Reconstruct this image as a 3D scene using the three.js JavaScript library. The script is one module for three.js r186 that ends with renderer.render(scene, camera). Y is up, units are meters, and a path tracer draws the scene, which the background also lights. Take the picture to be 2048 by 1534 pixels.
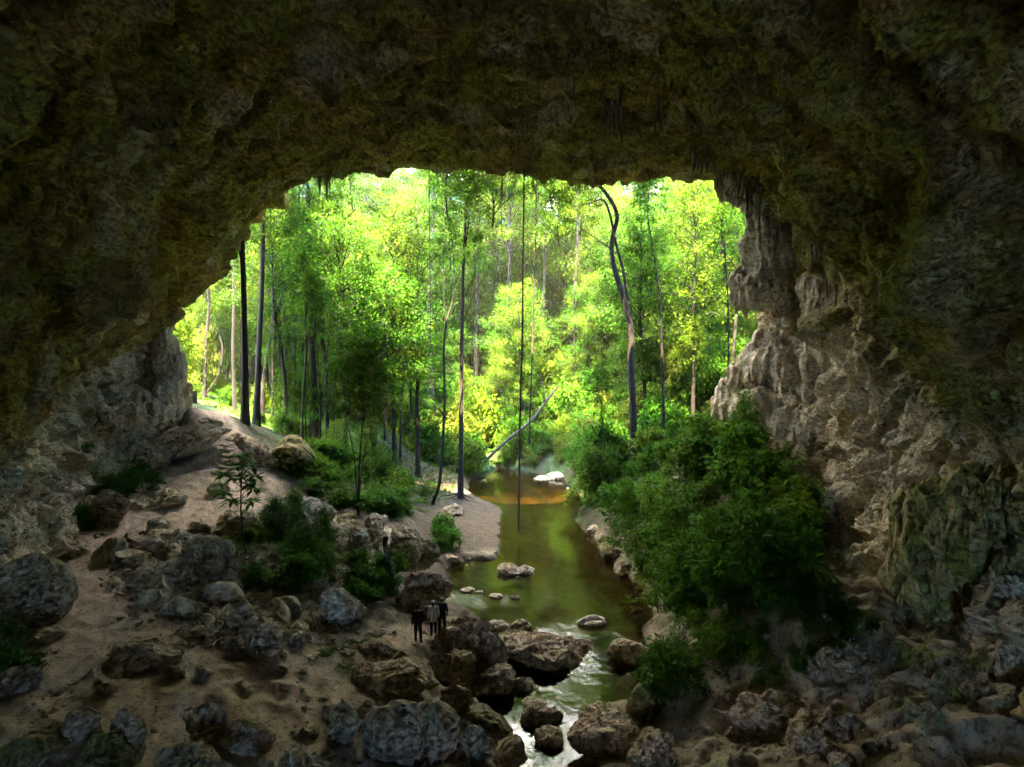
import * as THREE from 'three';
import { Sky } from 'three/addons/objects/Sky.js';
import { mergeGeometries } from 'three/addons/utils/BufferGeometryUtils.js';

// ---------------------------------------------------------------- camera, sky, sun, exposure
const scene = new THREE.Scene();
const CAM_Y = 15.2, PITCH = -3.2 * Math.PI / 180, FOCAL = 1364;   // focal length in pixels of a 2048 x 1534 picture
const camera = new THREE.PerspectiveCamera(2 * Math.atan(767 / FOCAL) * 180 / Math.PI, 1024 / 767, 0.3, 900);
camera.position.set(0, CAM_Y, 0);
camera.rotation.set(PITCH, 0, 0);
scene.add(camera);

const SUN_EL = 68, SUN_AZ = 14;                     // the sun stands behind the cave hill, a little to the left
const sunDir = new THREE.Vector3(-Math.sin(SUN_AZ * Math.PI / 180) * Math.cos(SUN_EL * Math.PI / 180), Math.sin(SUN_EL * Math.PI / 180), Math.cos(SUN_AZ * Math.PI / 180) * Math.cos(SUN_EL * Math.PI / 180));
const sky = new Sky();
sky.name = 'sky';
sky.userData.kind = 'structure';
sky.scale.setScalar(10000);
Object.assign(sky.material.uniforms.turbidity, { value: 4 });
sky.material.uniforms.rayleigh.value = 0.4;
sky.material.uniforms.mieCoefficient.value = 0.004;
sky.material.uniforms.cloudCoverage.value = 0.5;
sky.material.uniforms.cloudDensity.value = 0.6;
sky.material.uniforms.sunPosition.value.copy(sunDir);
scene.add(sky);
scene.environmentIntensity = 0.3;
const sun = new THREE.DirectionalLight(0xffe4b8, 3.2);
sun.name = 'sun';
sun.position.copy(sunDir).multiplyScalar(300).add(new THREE.Vector3(0, 0, -90));
sun.target.position.set(0, 0, -90);
sun.castShadow = true;
Object.assign(sun.shadow.camera, { left: -140, right: 140, top: 140, bottom: -140, near: 10, far: 600 });
sun.shadow.mapSize.set(4096, 4096);
scene.add(sun, sun.target);
scene.fog = new THREE.FogExp2(0xfff2d0, 0.0004);   // the moist air of the sunlit forest
const renderer = new THREE.WebGLRenderer({ antialias: true });
renderer.setSize(1024, 767);
renderer.toneMapping = THREE.LinearToneMapping;
renderer.toneMappingExposure = 43.0;
renderer.shadowMap.enabled = true;

// ---------------------------------------------------------------- numbers
function rng(seed) { let s = seed >>> 0; return () => { s = (s + 0x6d2b79f5) | 0; let t = Math.imul(s ^ (s >>> 15), 1 | s); t = (t + Math.imul(t ^ (t >>> 7), 61 | t)) ^ t; return ((t ^ (t >>> 14)) >>> 0) / 4294967296; }; }
const PERM = new Uint8Array(512);
{ const r = rng(7), p = [...Array(256).keys()]; for (let i = 255; i > 0; i--) { const j = Math.floor(r() * (i + 1)); [p[i], p[j]] = [p[j], p[i]]; } for (let i = 0; i < 512; i++) PERM[i] = p[i & 255]; }
const grad = (h, x, y, z) => { h &= 15; const u = h < 8 ? x : y, v = h < 4 ? y : h === 12 || h === 14 ? x : z; return ((h & 1) ? -u : u) + ((h & 2) ? -v : v); };
const fade = (t) => t * t * t * (t * (t * 6 - 15) + 10), lerp = (a, b, t) => a + (b - a) * t;
function noise(x, y, z, per = 0) {                 // gradient noise about -1..1; per > 0 makes it repeat
  let X = Math.floor(x), Y = Math.floor(y), Z = Math.floor(z);
  x -= X; y -= Y; z -= Z;
  const w = per ? (a) => ((a % per) + per) % per : (a) => a & 255;
  const X1 = w(X + 1), Y1 = w(Y + 1) & 255, Z1 = (Z + 1) & 255; X = w(X); Y = w(Y) & 255; Z &= 255;
  const u = fade(x), v = fade(y), t = fade(z), A = PERM[X & 255], B = PERM[X1 & 255];
  const AA = PERM[(A + Y) & 255], AB = PERM[(A + Y1) & 255], BA = PERM[(B + Y) & 255], BB = PERM[(B + Y1) & 255];
  return lerp(lerp(lerp(grad(PERM[AA + Z], x, y, z), grad(PERM[BA + Z], x - 1, y, z), u), lerp(grad(PERM[AB + Z], x, y - 1, z), grad(PERM[BB + Z], x - 1, y - 1, z), u), v),
    lerp(lerp(grad(PERM[AA + Z1], x, y, z - 1), grad(PERM[BA + Z1], x - 1, y, z - 1), u), lerp(grad(PERM[AB + Z1], x, y - 1, z - 1), grad(PERM[BB + Z1], x - 1, y - 1, z - 1), u), v), t);
}
const fbm = (x, y, z, o = 4) => { let a = 1, s = 0, n = 0; for (let i = 0; i < o; i++) { s += a * noise(x, y, z); n += a; a *= 0.5; x = x * 2.03 + 11.3; y = y * 2.03 + 4.7; z = z * 2.03 + 8.1; } return s / n; };
const ridge = (x, y, z, o = 3) => { let a = 1, s = 0, n = 0; for (let i = 0; i < o; i++) { s += a * (1 - 2 * Math.abs(noise(x, y, z))); n += a; a *= 0.5; x = x * 2.1 + 3.3; y = y * 2.1 + 9.7; z = z * 2.1 + 1.1; } return s / n; };
const clamp = (x, a = 0, b = 1) => Math.min(b, Math.max(a, x)), sstep = (a, b, x) => { const t = clamp((x - a) / (b - a)); return t * t * (3 - 2 * t); };
const V3 = (x, y, z) => new THREE.Vector3(x, y, z);

// a picture direction turned into a place: depth D is metres along -z
const CP = Math.cos(PITCH), SP = Math.sin(PITCH);
function ray(px, py) { const x = (px - 1024) / FOCAL, y = (767 - py) / FOCAL; return [x, y * CP + SP, y * SP - CP]; }
function at(px, py, D) { const r = ray(px, py), t = D / -r[2]; return V3(r[0] * t, CAM_Y + r[1] * t, -D); }
function onPlane(px, py, Y) { const r = ray(px, py), t = (Y - CAM_Y) / r[1]; return V3(r[0] * t, Y, r[2] * t); }

// ---------------------------------------------------------------- textures (grain, mottling and fine relief only)
function tex(size, fn, srgb, tile) {
  const d = new Uint8Array(size * size * 4);
  for (let y = 0; y < size; y++) for (let x = 0; x < size; x++) { const c = fn(x / size, y / size); d.set(typeof c === 'number' ? [c * 255, c * 255, c * 255, 255] : [c[0] * 255, c[1] * 255, c[2] * 255, 255], (y * size + x) * 4); }
  const t = new THREE.DataTexture(d, size, size);
  t.wrapS = t.wrapT = THREE.RepeatWrapping; t.magFilter = THREE.LinearFilter;
  if (srgb) t.colorSpace = THREE.SRGBColorSpace;
  t.repeat.set(1 / tile, 1 / tile); t.needsUpdate = true;
  return t;
}
const pf = (u, v, f, o, z = 0, rid = 0) => { let a = 1, s = 0, n = 0; for (let i = 0; i < o; i++) { const k = noise(u * f, v * f, z + i * 7.3, f); s += a * (rid ? 1 - 2.4 * Math.abs(k) : k * 1.3); n += a; a *= 0.55; f *= 2; } return s / n; };
const rockCol = tex(1024, (u, v) => { const a = pf(u, v, 5, 6), cr = pf(u, v, 9, 4, 5, 1), gr = pf(u, v, 26, 4, 12), pit = pf(u, v, 18, 3, 21), k = clamp(0.93 + a * 0.28 + gr * 0.34 - 0.16 * sstep(0.35, 0.8, cr) - 0.16 * sstep(0.15, 0.42, pit), 0.25, 1), w = 0.02 + Math.abs(pf(u, v, 4, 3, 9)) * 0.1; return [clamp(k + w), k, clamp(k - w * 1.3)]; }, true, 4.5);
const rockBump = tex(1024, (u, v) => clamp(0.5 + pf(u, v, 5, 6, 0) * 0.3 + pf(u, v, 26, 4, 12) * 0.14 - 0.18 * sstep(0.42, 0.75, pf(u, v, 9, 4, 5, 1)) - 0.2 * sstep(0.2, 0.42, pf(u, v, 18, 3, 21))), false, 4.5);
const sandCol = tex(1024, (u, v) => { const g = pf(u, v, 40, 3, 4), peb = pf(u, v, 22, 2, 15), k = clamp(0.9 + pf(u, v, 6, 5) * 0.3 + g * 0.22 - 0.2 * sstep(0.28, 0.45, peb) + 0.18 * sstep(0.3, 0.5, -peb), 0.15, 1); return [k, k * 0.985, k * 0.96]; }, true, 3.4);
const sandBump = tex(512, (u, v) => clamp(0.5 + pf(u, v, 6, 6, 0) * 0.35 + 0.15 * sstep(0.28, 0.45, pf(u, v, 22, 2, 15))), false, 3.4);
const barkCol = tex(256, (u, v) => clamp(0.72 + noise(u * 14, v * 4, 3, 0) * 0 + pf(u, v, 8, 4) * 0.4), true, 1.2);
const barkBump = tex(256, (u, v) => clamp(0.5 + pf(u * 1, v, 16, 3, 1, 1) * 0.4), false, 1.0);
const waveBump = tex(512, (u, v) => clamp(0.5 + pf(u, v, 6, 4, 1) * 0.35 + pf(u, v, 14, 3, 6) * 0.2), false, 3.2);

const std = (name, o) => { const m = new THREE.MeshStandardMaterial({ roughness: 0.95, ...o }); m.name = name; return m; };
const phy = (name, o) => { const m = new THREE.MeshPhysicalMaterial(o); m.name = name; return m; };
const lin = (r, g, b) => new THREE.Color().setRGB(r, g, b);
const M = {
  cave: std('cave limestone', { vertexColors: true, map: rockCol, bumpMap: rockBump, bumpScale: 0.25 }),
  ground: std('earth and sand', { vertexColors: true, map: sandCol, bumpMap: sandBump, bumpScale: 0.07 }),
  rock: std('limestone boulder', { vertexColors: true, map: rockCol, bumpMap: rockBump, bumpScale: 0.3 }),
  flow: std('flowstone', { vertexColors: true, map: rockCol, bumpMap: rockBump, bumpScale: 0.1, roughness: 0.85 }),
  bark: std('bark', { color: lin(0.06, 0.047, 0.033), map: barkCol, bumpMap: barkBump, bumpScale: 0.05 }),
  barkPale: std('pale bark', { color: lin(0.24, 0.2, 0.145), map: barkCol, bumpMap: barkBump, bumpScale: 0.04 }),
  barkMid: std('brown bark', { color: lin(0.085, 0.064, 0.042), map: barkCol, bumpMap: barkBump, bumpScale: 0.05 }),
  vine: std('vine bark', { color: lin(0.05, 0.04, 0.03), bumpMap: barkBump, bumpScale: 0.02 }),
  skin: std('skin', { color: lin(0.33, 0.19, 0.12), roughness: 0.6 }),
  hair: std('black hair', { color: lin(0.012, 0.01, 0.009), roughness: 0.6 }),
  black: std('black cotton', { color: lin(0.012, 0.014, 0.014) }),
  navy: std('navy cotton', { color: lin(0.012, 0.022, 0.06) }),
  white: std('white cotton', { color: lin(0.62, 0.58, 0.58) }),
  cap: std('pale cap', { color: lin(0.6, 0.62, 0.68) }),
  darkTrouser: std('dark trousers', { color: lin(0.022, 0.02, 0.018) }),
  shoe: std('brown shoe leather', { color: lin(0.12, 0.06, 0.03), roughness: 0.7 }),
  wood: std('weathered wood', { color: lin(0.22, 0.15, 0.09), map: barkCol }),
  water: phy('stream water', { color: lin(0.55, 0.46, 0.22), roughness: 0.02, transmission: 1, thickness: 0, ior: 1.33, bumpMap: waveBump, bumpScale: 0.014 }),
};
const leafMat = (name, r, g, b, t = 0.42, rough = 0.55) => phy(name, { color: lin(r, g, b), vertexColors: true, roughness: 0.9, transmission: t, thickness: 0, specularIntensity: 0.12 });
const LEAF = [
  leafMat('deep green leaves', 0.045, 0.125, 0.004), leafMat('mid green leaves', 0.058, 0.165, 0.005), leafMat('yellow green leaves', 0.115, 0.21, 0.008),
  leafMat('pale green leaves', 0.165, 0.225, 0.02), leafMat('dark green leaves', 0.035, 0.105, 0.005), leafMat('fresh green leaves', 0.055, 0.19, 0.006),
  leafMat('broad green leaves', 0.06, 0.17, 0.006, 0.3), leafMat('light green leaves', 0.1, 0.23, 0.01, 0.3),
  phy('cream flowers', { color: lin(0.5, 0.42, 0.2), vertexColors: true, roughness: 0.9, transmission: 0.3, thickness: 0 }),
];

// ---------------------------------------------------------------- naming and grouping
const taken = new Map();
function numbered(n) { const k = taken.get(n) ?? 0; taken.set(n, k + 1); return k ? `${n}_${String(k).padStart(3, '0')}` : n; }
function tag(o, label, category, group) { o.userData.label = label; o.userData.category = category; if (group) o.userData.group = group; return o; }
function shade(o) { o.traverse((c) => { if (c.isMesh) { c.castShadow = true; c.receiveShadow = true; } }); return o; }
function thing(name, label, category, pos, group) { const g = new THREE.Group(); g.name = numbered(name); if (pos) g.position.copy(pos); tag(g, label, category, group); scene.add(g); return g; }
function part(name, geo, mat, parent) { const m = new THREE.Mesh(geo, mat); m.name = name; m.castShadow = m.receiveShadow = true; parent.add(m); return m; }
function solo(name, geo, mat, label, category, pos, group) { const m = new THREE.Mesh(geo, mat); m.name = numbered(name); if (pos) m.position.copy(pos); m.castShadow = m.receiveShadow = true; tag(m, label, category, group); scene.add(m); return m; }
function struct(name, geo, mat) { const m = new THREE.Mesh(geo, mat); m.name = name; m.userData.kind = 'structure'; m.castShadow = m.receiveShadow = true; scene.add(m); return m; }

// ---------------------------------------------------------------- geometry helpers
function grid(nu, nv, fn) {                      // fn(i, j) -> [x, y, z, u, v, r, g, b]
  const P = new Float32Array(nu * nv * 3), U = new Float32Array(nu * nv * 2), C = new Float32Array(nu * nv * 3), I = new Uint32Array((nu - 1) * (nv - 1) * 6);
  let k = 0;
  for (let j = 0; j < nv; j++) for (let i = 0; i < nu; i++) { const a = fn(i, j), n = j * nu + i; P.set(a.slice(0, 3), n * 3); U.set(a.slice(3, 5), n * 2); C.set(a.slice(5, 8), n * 3); }
  for (let j = 0; j < nv - 1; j++) for (let i = 0; i < nu - 1; i++) { const a = j * nu + i, b = a + 1, c = a + nu, d = c + 1; I.set([a, b, c, b, d, c], k); k += 6; }
  const g = new THREE.BufferGeometry();
  g.setAttribute('position', new THREE.BufferAttribute(P, 3)); g.setAttribute('uv', new THREE.BufferAttribute(U, 2)); g.setAttribute('color', new THREE.BufferAttribute(C, 3)); g.setIndex(new THREE.BufferAttribute(I, 1));
  g.computeVertexNormals();
  return g;
}
function boxUV(g) {                               // box projection in metres; smooth normals kept
  const n = g.index ? g.toNonIndexed() : g, p = n.attributes.position.array, uv = new Float32Array(p.length / 3 * 2);
  for (let f = 0; f < p.length; f += 9) {
    const ax = p[f + 3] - p[f], ay = p[f + 4] - p[f + 1], az = p[f + 5] - p[f + 2], bx = p[f + 6] - p[f], by = p[f + 7] - p[f + 1], bz = p[f + 8] - p[f + 2];
    const nx = Math.abs(ay * bz - az * by), ny = Math.abs(az * bx - ax * bz), nz = Math.abs(ax * by - ay * bx);
    for (let k = 0; k < 3; k++) { const x = p[f + k * 3], y = p[f + k * 3 + 1], z = p[f + k * 3 + 2], o = (f / 3 + k) * 2; if (nx > ny && nx > nz) { uv[o] = z; uv[o + 1] = y; } else if (ny > nz) { uv[o] = x; uv[o + 1] = z; } else { uv[o] = x; uv[o + 1] = y; } }
  }
  n.setAttribute('uv', new THREE.BufferAttribute(uv, 2));
  return n;
}
function colorBy(g, fn) { const p = g.attributes.position, c = new Float32Array(p.count * 3); for (let i = 0; i < p.count; i++) c.set(fn(p.getX(i), p.getY(i), p.getZ(i)), i * 3); g.setAttribute('color', new THREE.BufferAttribute(c, 3)); return g; }
function tube(points, radii, sides = 7, wob = 0, seed = 0) {   // a tapered limb along points; uv in metres
  const n = points.length, P = [], U = [], I = [], T = V3(), N = V3(), B = V3();
  let len = 0; N.set(1, 0, 0);
  for (let i = 0; i < n; i++) {
    T.copy(points[Math.min(n - 1, i + 1)]).sub(points[Math.max(0, i - 1)]).normalize();
    N.addScaledVector(T, -N.dot(T)); if (N.lengthSq() < 1e-4) N.set(0, 0, 1).addScaledVector(T, -T.z); N.normalize(); B.crossVectors(T, N);
    if (i) len += points[i].distanceTo(points[i - 1]);
    for (let s = 0; s <= sides; s++) {
      const a = s / sides * Math.PI * 2, r = radii[i] * (1 + (wob ? wob * noise(Math.cos(a) * 1.3 + seed, Math.sin(a) * 1.3, len * 0.9 + seed) : 0)), c = Math.cos(a) * r, d = Math.sin(a) * r, p = points[i];
      P.push(p.x + N.x * c + B.x * d, p.y + N.y * c + B.y * d, p.z + N.z * c + B.z * d); U.push(s / sides * Math.PI * 2 * radii[0], len);
    }
  }
  for (let i = 0; i < n - 1; i++) for (let s = 0; s < sides; s++) { const a = i * (sides + 1) + s, b = a + 1, c = a + sides + 1, d = c + 1; I.push(a, c, b, b, c, d); }
  const g = new THREE.BufferGeometry();
  g.setAttribute('position', new THREE.Float32BufferAttribute(P, 3)); g.setAttribute('uv', new THREE.Float32BufferAttribute(U, 2)); g.setIndex(I); g.computeVertexNormals();
  return g;
}
function smoothPath(pts, n) { const c = new THREE.CatmullRomCurve3(pts); return [...Array(n)].map((_, i) => c.getPoint(i / (n - 1))); }

// distance field on a grid, meshed with surface nets: bodies, flowstone, roots
class Field {
  constructor(lo, hi, cell) { this.lo = lo; this.c = cell; this.n = [0, 1, 2].map((k) => Math.ceil((hi.getComponent(k) - lo.getComponent(k)) / cell) + 2); this.d = new Float32Array(this.n[0] * this.n[1] * this.n[2]).fill(9); }
  add(fn, lo, hi, k = 0) {
    const [nx, ny, nz] = this.n, c = this.c, q = this.lo, m = k + 3 * c, f = (a, b, n) => clamp(Math.floor((a - b - m) / c), 0, n - 1), e = (a, b, n) => clamp(Math.ceil((a - b + m) / c), 0, n - 1);
    const x0 = f(lo.x, q.x, nx), x1 = e(hi.x, q.x, nx), y0 = f(lo.y, q.y, ny), y1 = e(hi.y, q.y, ny), z0 = f(lo.z, q.z, nz), z1 = e(hi.z, q.z, nz);
    for (let z = z0; z <= z1; z++) for (let y = y0; y <= y1; y++) for (let x = x0; x <= x1; x++) {
      const i = (z * ny + y) * nx + x, a = this.d[i], b = fn(q.x + x * c, q.y + y * c, q.z + z * c), h = k ? Math.max(k - Math.abs(a - b), 0) / k : 0;
      this.d[i] = Math.min(a, b) - h * h * k * 0.25;
    }
  }
  bone(a, b, ra, rb, k = 0.02) {
    const d = V3().subVectors(b, a), l = d.lengthSq() || 1e-9, r = Math.max(ra, rb), lo = V3().copy(a).min(b).addScalar(-r), hi = V3().copy(a).max(b).addScalar(r);
    this.add((x, y, z) => { const px = x - a.x, py = y - a.y, pz = z - a.z, t = clamp((px * d.x + py * d.y + pz * d.z) / l); return Math.hypot(px - d.x * t, py - d.y * t, pz - d.z * t) - ra - (rb - ra) * t; }, lo, hi, k);
  }
  ball(c, rx, ry, rz, k = 0.02) { const m = Math.min(rx, ry, rz); this.add((x, y, z) => { const a = Math.hypot((x - c.x) / rx, (y - c.y) / ry, (z - c.z) / rz); return (a - 1) * m * (a < 1 ? 1 : Math.min(1.6, Math.max(rx, ry, rz) / m)); }, V3(c.x - rx, c.y - ry, c.z - rz), V3(c.x + rx, c.y + ry, c.z + rz), k); }
  rough(fn, near = 0.8) { const [nx, ny, nz] = this.n, c = this.c, q = this.lo; let i = 0; for (let z = 0; z < nz; z++) for (let y = 0; y < ny; y++) for (let x = 0; x < nx; x++, i++) if (Math.abs(this.d[i]) < near) this.d[i] += fn(q.x + x * c, q.y + y * c, q.z + z * c); }
  mesh() {
    const [nx, ny, nz] = this.n, d = this.d, c = this.c, q = this.lo, id = new Int32Array(d.length).fill(-1), P = [], I = [], o = [0, 1, nx, nx + 1, nx * ny, nx * ny + 1, nx * ny + nx, nx * ny + nx + 1];
    const E = [[0, 1], [0, 2], [0, 4], [1, 3], [1, 5], [2, 3], [2, 6], [3, 7], [4, 5], [4, 6], [5, 7], [6, 7]];
    for (let z = 0; z < nz - 1; z++) for (let y = 0; y < ny - 1; y++) for (let x = 0; x < nx - 1; x++) {
      const i = (z * ny + y) * nx + x; let m = 0;
      for (let k = 0; k < 8; k++) if (d[i + o[k]] < 0) m |= 1 << k;
      if (m === 0 || m === 255) continue;
      let sx = 0, sy = 0, sz = 0, n = 0;
      for (const [a, b] of E) { const da = d[i + o[a]], db = d[i + o[b]]; if ((da < 0) === (db < 0)) continue; const t = da / (da - db); sx += (a & 1) + (((b & 1) - (a & 1)) * t); sy += ((a >> 1) & 1) + ((((b >> 1) & 1) - ((a >> 1) & 1)) * t); sz += (a >> 2) + (((b >> 2) - (a >> 2)) * t); n++; }
      id[i] = P.length / 3; P.push(q.x + (x + sx / n) * c, q.y + (y + sy / n) * c, q.z + (z + sz / n) * c);
    }
    const quad = (a, b, e, f, flip) => { if (a < 0 || b < 0 || e < 0 || f < 0) return; if (flip) I.push(a, e, b, b, e, f); else I.push(a, b, e, b, f, e); };
    for (let z = 1; z < nz - 1; z++) for (let y = 1; y < ny - 1; y++) for (let x = 1; x < nx - 1; x++) {
      const i = (z * ny + y) * nx + x, s = d[i] < 0;
      if (s !== (d[i + 1] < 0)) quad(id[i - nx - nx * ny], id[i - nx * ny], id[i - nx], id[i], !s);
      if (s !== (d[i + nx] < 0)) quad(id[i - 1 - nx * ny], id[i - nx * ny], id[i - 1], id[i], s);
      if (s !== (d[i + nx * ny] < 0)) quad(id[i - 1 - nx], id[i - nx], id[i - 1], id[i], !s);
    }
    const g = new THREE.BufferGeometry();
    g.setAttribute('position', new THREE.Float32BufferAttribute(P, 3)); g.setIndex(I); g.computeVertexNormals();
    return g;
  }
}

// ---------------------------------------------------------------- the lie of the land
// heights read from the photograph: [picture x, picture y, metres above the stream], then places given by x and depth
const seenHeights = [
  [950, 1060, 0.22], [985, 1030, 0.1], [900, 985, 0.55], [850, 930, 1.1], [830, 900, 1.5], [860, 893, 1.7], [865, 1005, 0.9], [925, 995, 0.6], [890, 1090, 0.5], [890, 1150, 0.4],
  [450, 832, 9.6], [370, 805, 10.8], [440, 950, 6.1], [455, 882, 8.0], [400, 985, 5.5], [330, 930, 6.1], [250, 1060, 4.5], [150, 1130, 4.0], [200, 1200, 3.6], [80, 1095, 4.4], [300, 1300, 3.2], [500, 1350, 2.8],
  [350, 1450, 2.6], [600, 1400, 2.4], [100, 1400, 3.1], [300, 1534, 2.6], [800, 1500, 1.8], [700, 1330, 2.3], [780, 1300, 1.8], [835, 1288, 1.55], [870, 1270, 1.5], [940, 1290, 0.8], [900, 1380, 0.7], [950, 1500, 0.0],
  [600, 1200, 3.0], [560, 1100, 4.2], [700, 1130, 2.6], [760, 1160, 2.1], [600, 970, 5.0], [520, 900, 7.4], [700, 985, 3.6], [680, 905, 5.0], [630, 882, 6.0], [560, 865, 7.0], [780, 1040, 2.0], [850, 1200, 1.3], [760, 930, 2.9], [490, 845, 8.7],
  [1240, 1300, 0.4], [1310, 1310, 1.2], [1310, 1180, 1.4], [1230, 1060, 1.0], [1270, 943, 3.6], [1400, 1000, 5.6], [1450, 1200, 3.6], [1400, 1330, 1.5], [1310, 1450, 0.4], [1600, 1235, 4.2], [1700, 1255, 4.6], [1650, 1400, 2.6],
  [1500, 1480, 1.0], [1400, 900, 7.6], [1450, 855, 9.3], [1600, 1090, 4.4], [1350, 1100, 3.2], [1250, 1480, -0.3], [1150, 985, 0.5], [1190, 950, 1.6], [1000, 925, 1.0], [1800, 1400, 3.2], [1900, 1480, 3.0],
];
const placedHeights = [
  [-30, 14, 4], [-30, 30, 4.2], [-30, 45, 7], [20, 14, 3], [20, 30, 4.4], [21, 42, 6], [0, 14, 1.4], [0, 2, 1.4], [-20, 0, 3], [20, 0, 3], [0, -30, 2], [-30, -30, 4], [30, -30, 4],
  [-34, 60, 12], [-28, 70, 9], [-15, 78, 6.4], [-25, 85, 7.2], [-45, 80, 13], [-60, 100, 20], [-30, 105, 10], [-12, 98, 4.5], [-6, 88, 2.0], [-10, 120, 10], [-30, 135, 20], [-70, 140, 34], [0, 100, 5], [0, 120, 14], [0, 150, 31], [-20, 165, 38], [25, 165, 44], [0, 190, 48],
  [14, 80, 5.5], [9, 90, 4.5], [26, 70, 13], [30, 90, 19], [24, 110, 19], [40, 60, 22], [50, 100, 34], [60, 140, 46], [20, 60, 9.5], [90, 120, 50], [-110, 140, 40], [70, 60, 36], [-70, 60, 22], [-60, 30, 16], [60, 20, 20], [-90, 0, 20], [90, 0, 20], [0, 220, 52], [-130, 200, 52], [130, 200, 60],
];
const knots = [...seenHeights.map(([px, py, y]) => { const p = onPlane(px, py, y); return [p.x, -p.z, y]; }), ...placedHeights];
const weights = (() => {                          // linear radial basis through the knots
  const n = knots.length, A = [];
  for (let i = 0; i < n; i++) { const r = new Float64Array(n + 2); for (let j = 0; j < n; j++) r[j] = Math.hypot(knots[i][0] - knots[j][0], knots[i][1] - knots[j][1]) - (i === j ? 0.3 : 0); r[n] = 1; r[n + 1] = knots[i][2]; A.push(r); }
  const last = new Float64Array(n + 2); last.fill(1, 0, n); A.push(last);
  const N = n + 1;
  for (let c = 0; c < N; c++) { let p = c; for (let r = c + 1; r < N; r++) if (Math.abs(A[r][c]) > Math.abs(A[p][c])) p = r; [A[c], A[p]] = [A[p], A[c]]; for (let r = 0; r < N; r++) if (r !== c) { const f = A[r][c] / A[c][c]; if (f) for (let k = c; k <= N; k++) A[r][k] -= f * A[c][k]; } }
  return A.map((r, i) => r[N] / r[i]);
})();
function baseHeight(x, D) { let s = weights[knots.length]; for (let i = 0; i < knots.length; i++) { const k = knots[i], a = x - k[0], b = D - k[1]; s += weights[i] * Math.sqrt(a * a + b * b); } return s; }

// the stream: outline seen on its surface, which steps down towards the viewer over two rapids
function waterLevel(x, D) { const l = sstep(1.3, -0.9, x), e = D + 0.8 * noise(x * 0.55, 3.7, 1); return -l * (0.2 * sstep(42, 38.6, e) + 0.2 * sstep(36.5, 32.8, e)) - (1 - l) * 0.4 * sstep(39, 30, e) - 0.06 * sstep(28, 25.4, e); }
const shore = [[962, 945], [1000, 936], [1060, 945], [1120, 955], [1160, 985], [1165, 1012], [1150, 1040], [1185, 1075], [1215, 1115], [1255, 1150], [1300, 1195], [1310, 1240], [1290, 1275], [1300, 1320], [1295, 1370], [1270, 1420], [1180, 1425], [1165, 1465], [1190, 1560], [1100, 1640], [1020, 1600], [1030, 1500], [985, 1450], [915, 1415], [925, 1385], [1015, 1372], [1020, 1330], [1000, 1290], [985, 1255], [940, 1225], [895, 1195], [898, 1135], [935, 1122], [990, 1118], [1000, 1090], [1002, 1040], [1000, 1018], [960, 1000], [935, 985], [940, 962]]
  .map(([px, py]) => { const p = onPlane(px, py, py > 1440 ? -0.9 : py > 1270 ? -0.5 : -0.05); return [p.x, -p.z]; });
const SD = { x0: -50, d0: 10, s: 0.25, nx: 480, nd: 480 };
SD.v = new Float32Array(SD.nx * SD.nd);
for (let j = 0; j < SD.nd; j++) for (let i = 0; i < SD.nx; i++) {
  const x = SD.x0 + i * SD.s, y = SD.d0 + j * SD.s; let best = 1e9, inside = false;
  for (let a = 0, b = shore.length - 1; a < shore.length; b = a++) {
    const [ax, ay] = shore[a], [bx, by] = shore[b], ex = bx - ax, ey = by - ay, t = clamp(((x - ax) * ex + (y - ay) * ey) / (ex * ex + ey * ey));
    best = Math.min(best, (x - ax - ex * t) ** 2 + (y - ay - ey * t) ** 2);
    if ((ay > y) !== (by > y) && x < (bx - ax) * (y - ay) / (by - ay) + ax) inside = !inside;
  }
  SD.v[j * SD.nx + i] = (inside ? -1 : 1) * Math.sqrt(best);
}
function shoreDistance(x, D) {
  const u = clamp((x - SD.x0) / SD.s, 0, SD.nx - 1.01), v = clamp((D - SD.d0) / SD.s, 0, SD.nd - 1.01), i = Math.floor(u), j = Math.floor(v), a = u - i, b = v - j, k = j * SD.nx + i;
  const r = lerp(lerp(SD.v[k], SD.v[k + 1], a), lerp(SD.v[k + SD.nx], SD.v[k + SD.nx + 1], a), b);
  return r + Math.hypot(Math.max(0, SD.x0 - x, x - SD.x0 - 119.7), Math.max(0, SD.d0 - D, D - SD.d0 - 119.7));
}
function landNoBumps(x, D) {
  const w = waterLevel(x, D), sd = shoreDistance(x, D) + 0.4 * noise(x * 0.6, D * 0.6, 3.3) + 0.25 * noise(x * 2.1, D * 2.1, 5.1);
  if (sd < 0) return w - Math.min(0.75, 0.05 - sd * 0.24) + 0.05 * noise(x * 1.1, D * 1.1, 9);
  return Math.min(Math.max(baseHeight(x, D), w + 0.07 + 0.03 * Math.min(sd, 8)), w + 0.02 + 0.95 * sd);
}
function march(px, py, h) { const r = ray(px, py); let t = 12, p = 12; for (; t < 260; t += 0.35) { if (CAM_Y + r[1] * t < h(r[0] * t, -r[2] * t)) break; p = t; } for (let k = 0; k < 12; k++) { const m = (p + t) / 2; if (CAM_Y + r[1] * m < h(r[0] * m, -r[2] * m)) t = m; else p = m; } return V3(r[0] * t, CAM_Y + r[1] * t, r[2] * t); }
const wayPoints = (list) => list.map(([px, py, w]) => { const p = march(px, py, landNoBumps); return [p.x, -p.z, w]; });
const sandWay = wayPoints([[430, 835, 1.6], [455, 882, 1.8], [440, 950, 3.2], [380, 1000, 4.5], [280, 1060, 2.6], [180, 1120, 2.6], [120, 1195, 3.2], [170, 1260, 5.0], [330, 1340, 5.0], [520, 1370, 4.2], [640, 1340, 2.6], [380, 1480, 4.6], [700, 1310, 2], [830, 1292, 1.6], [250, 1420, 4], [300, 1530, 4]]);
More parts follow.
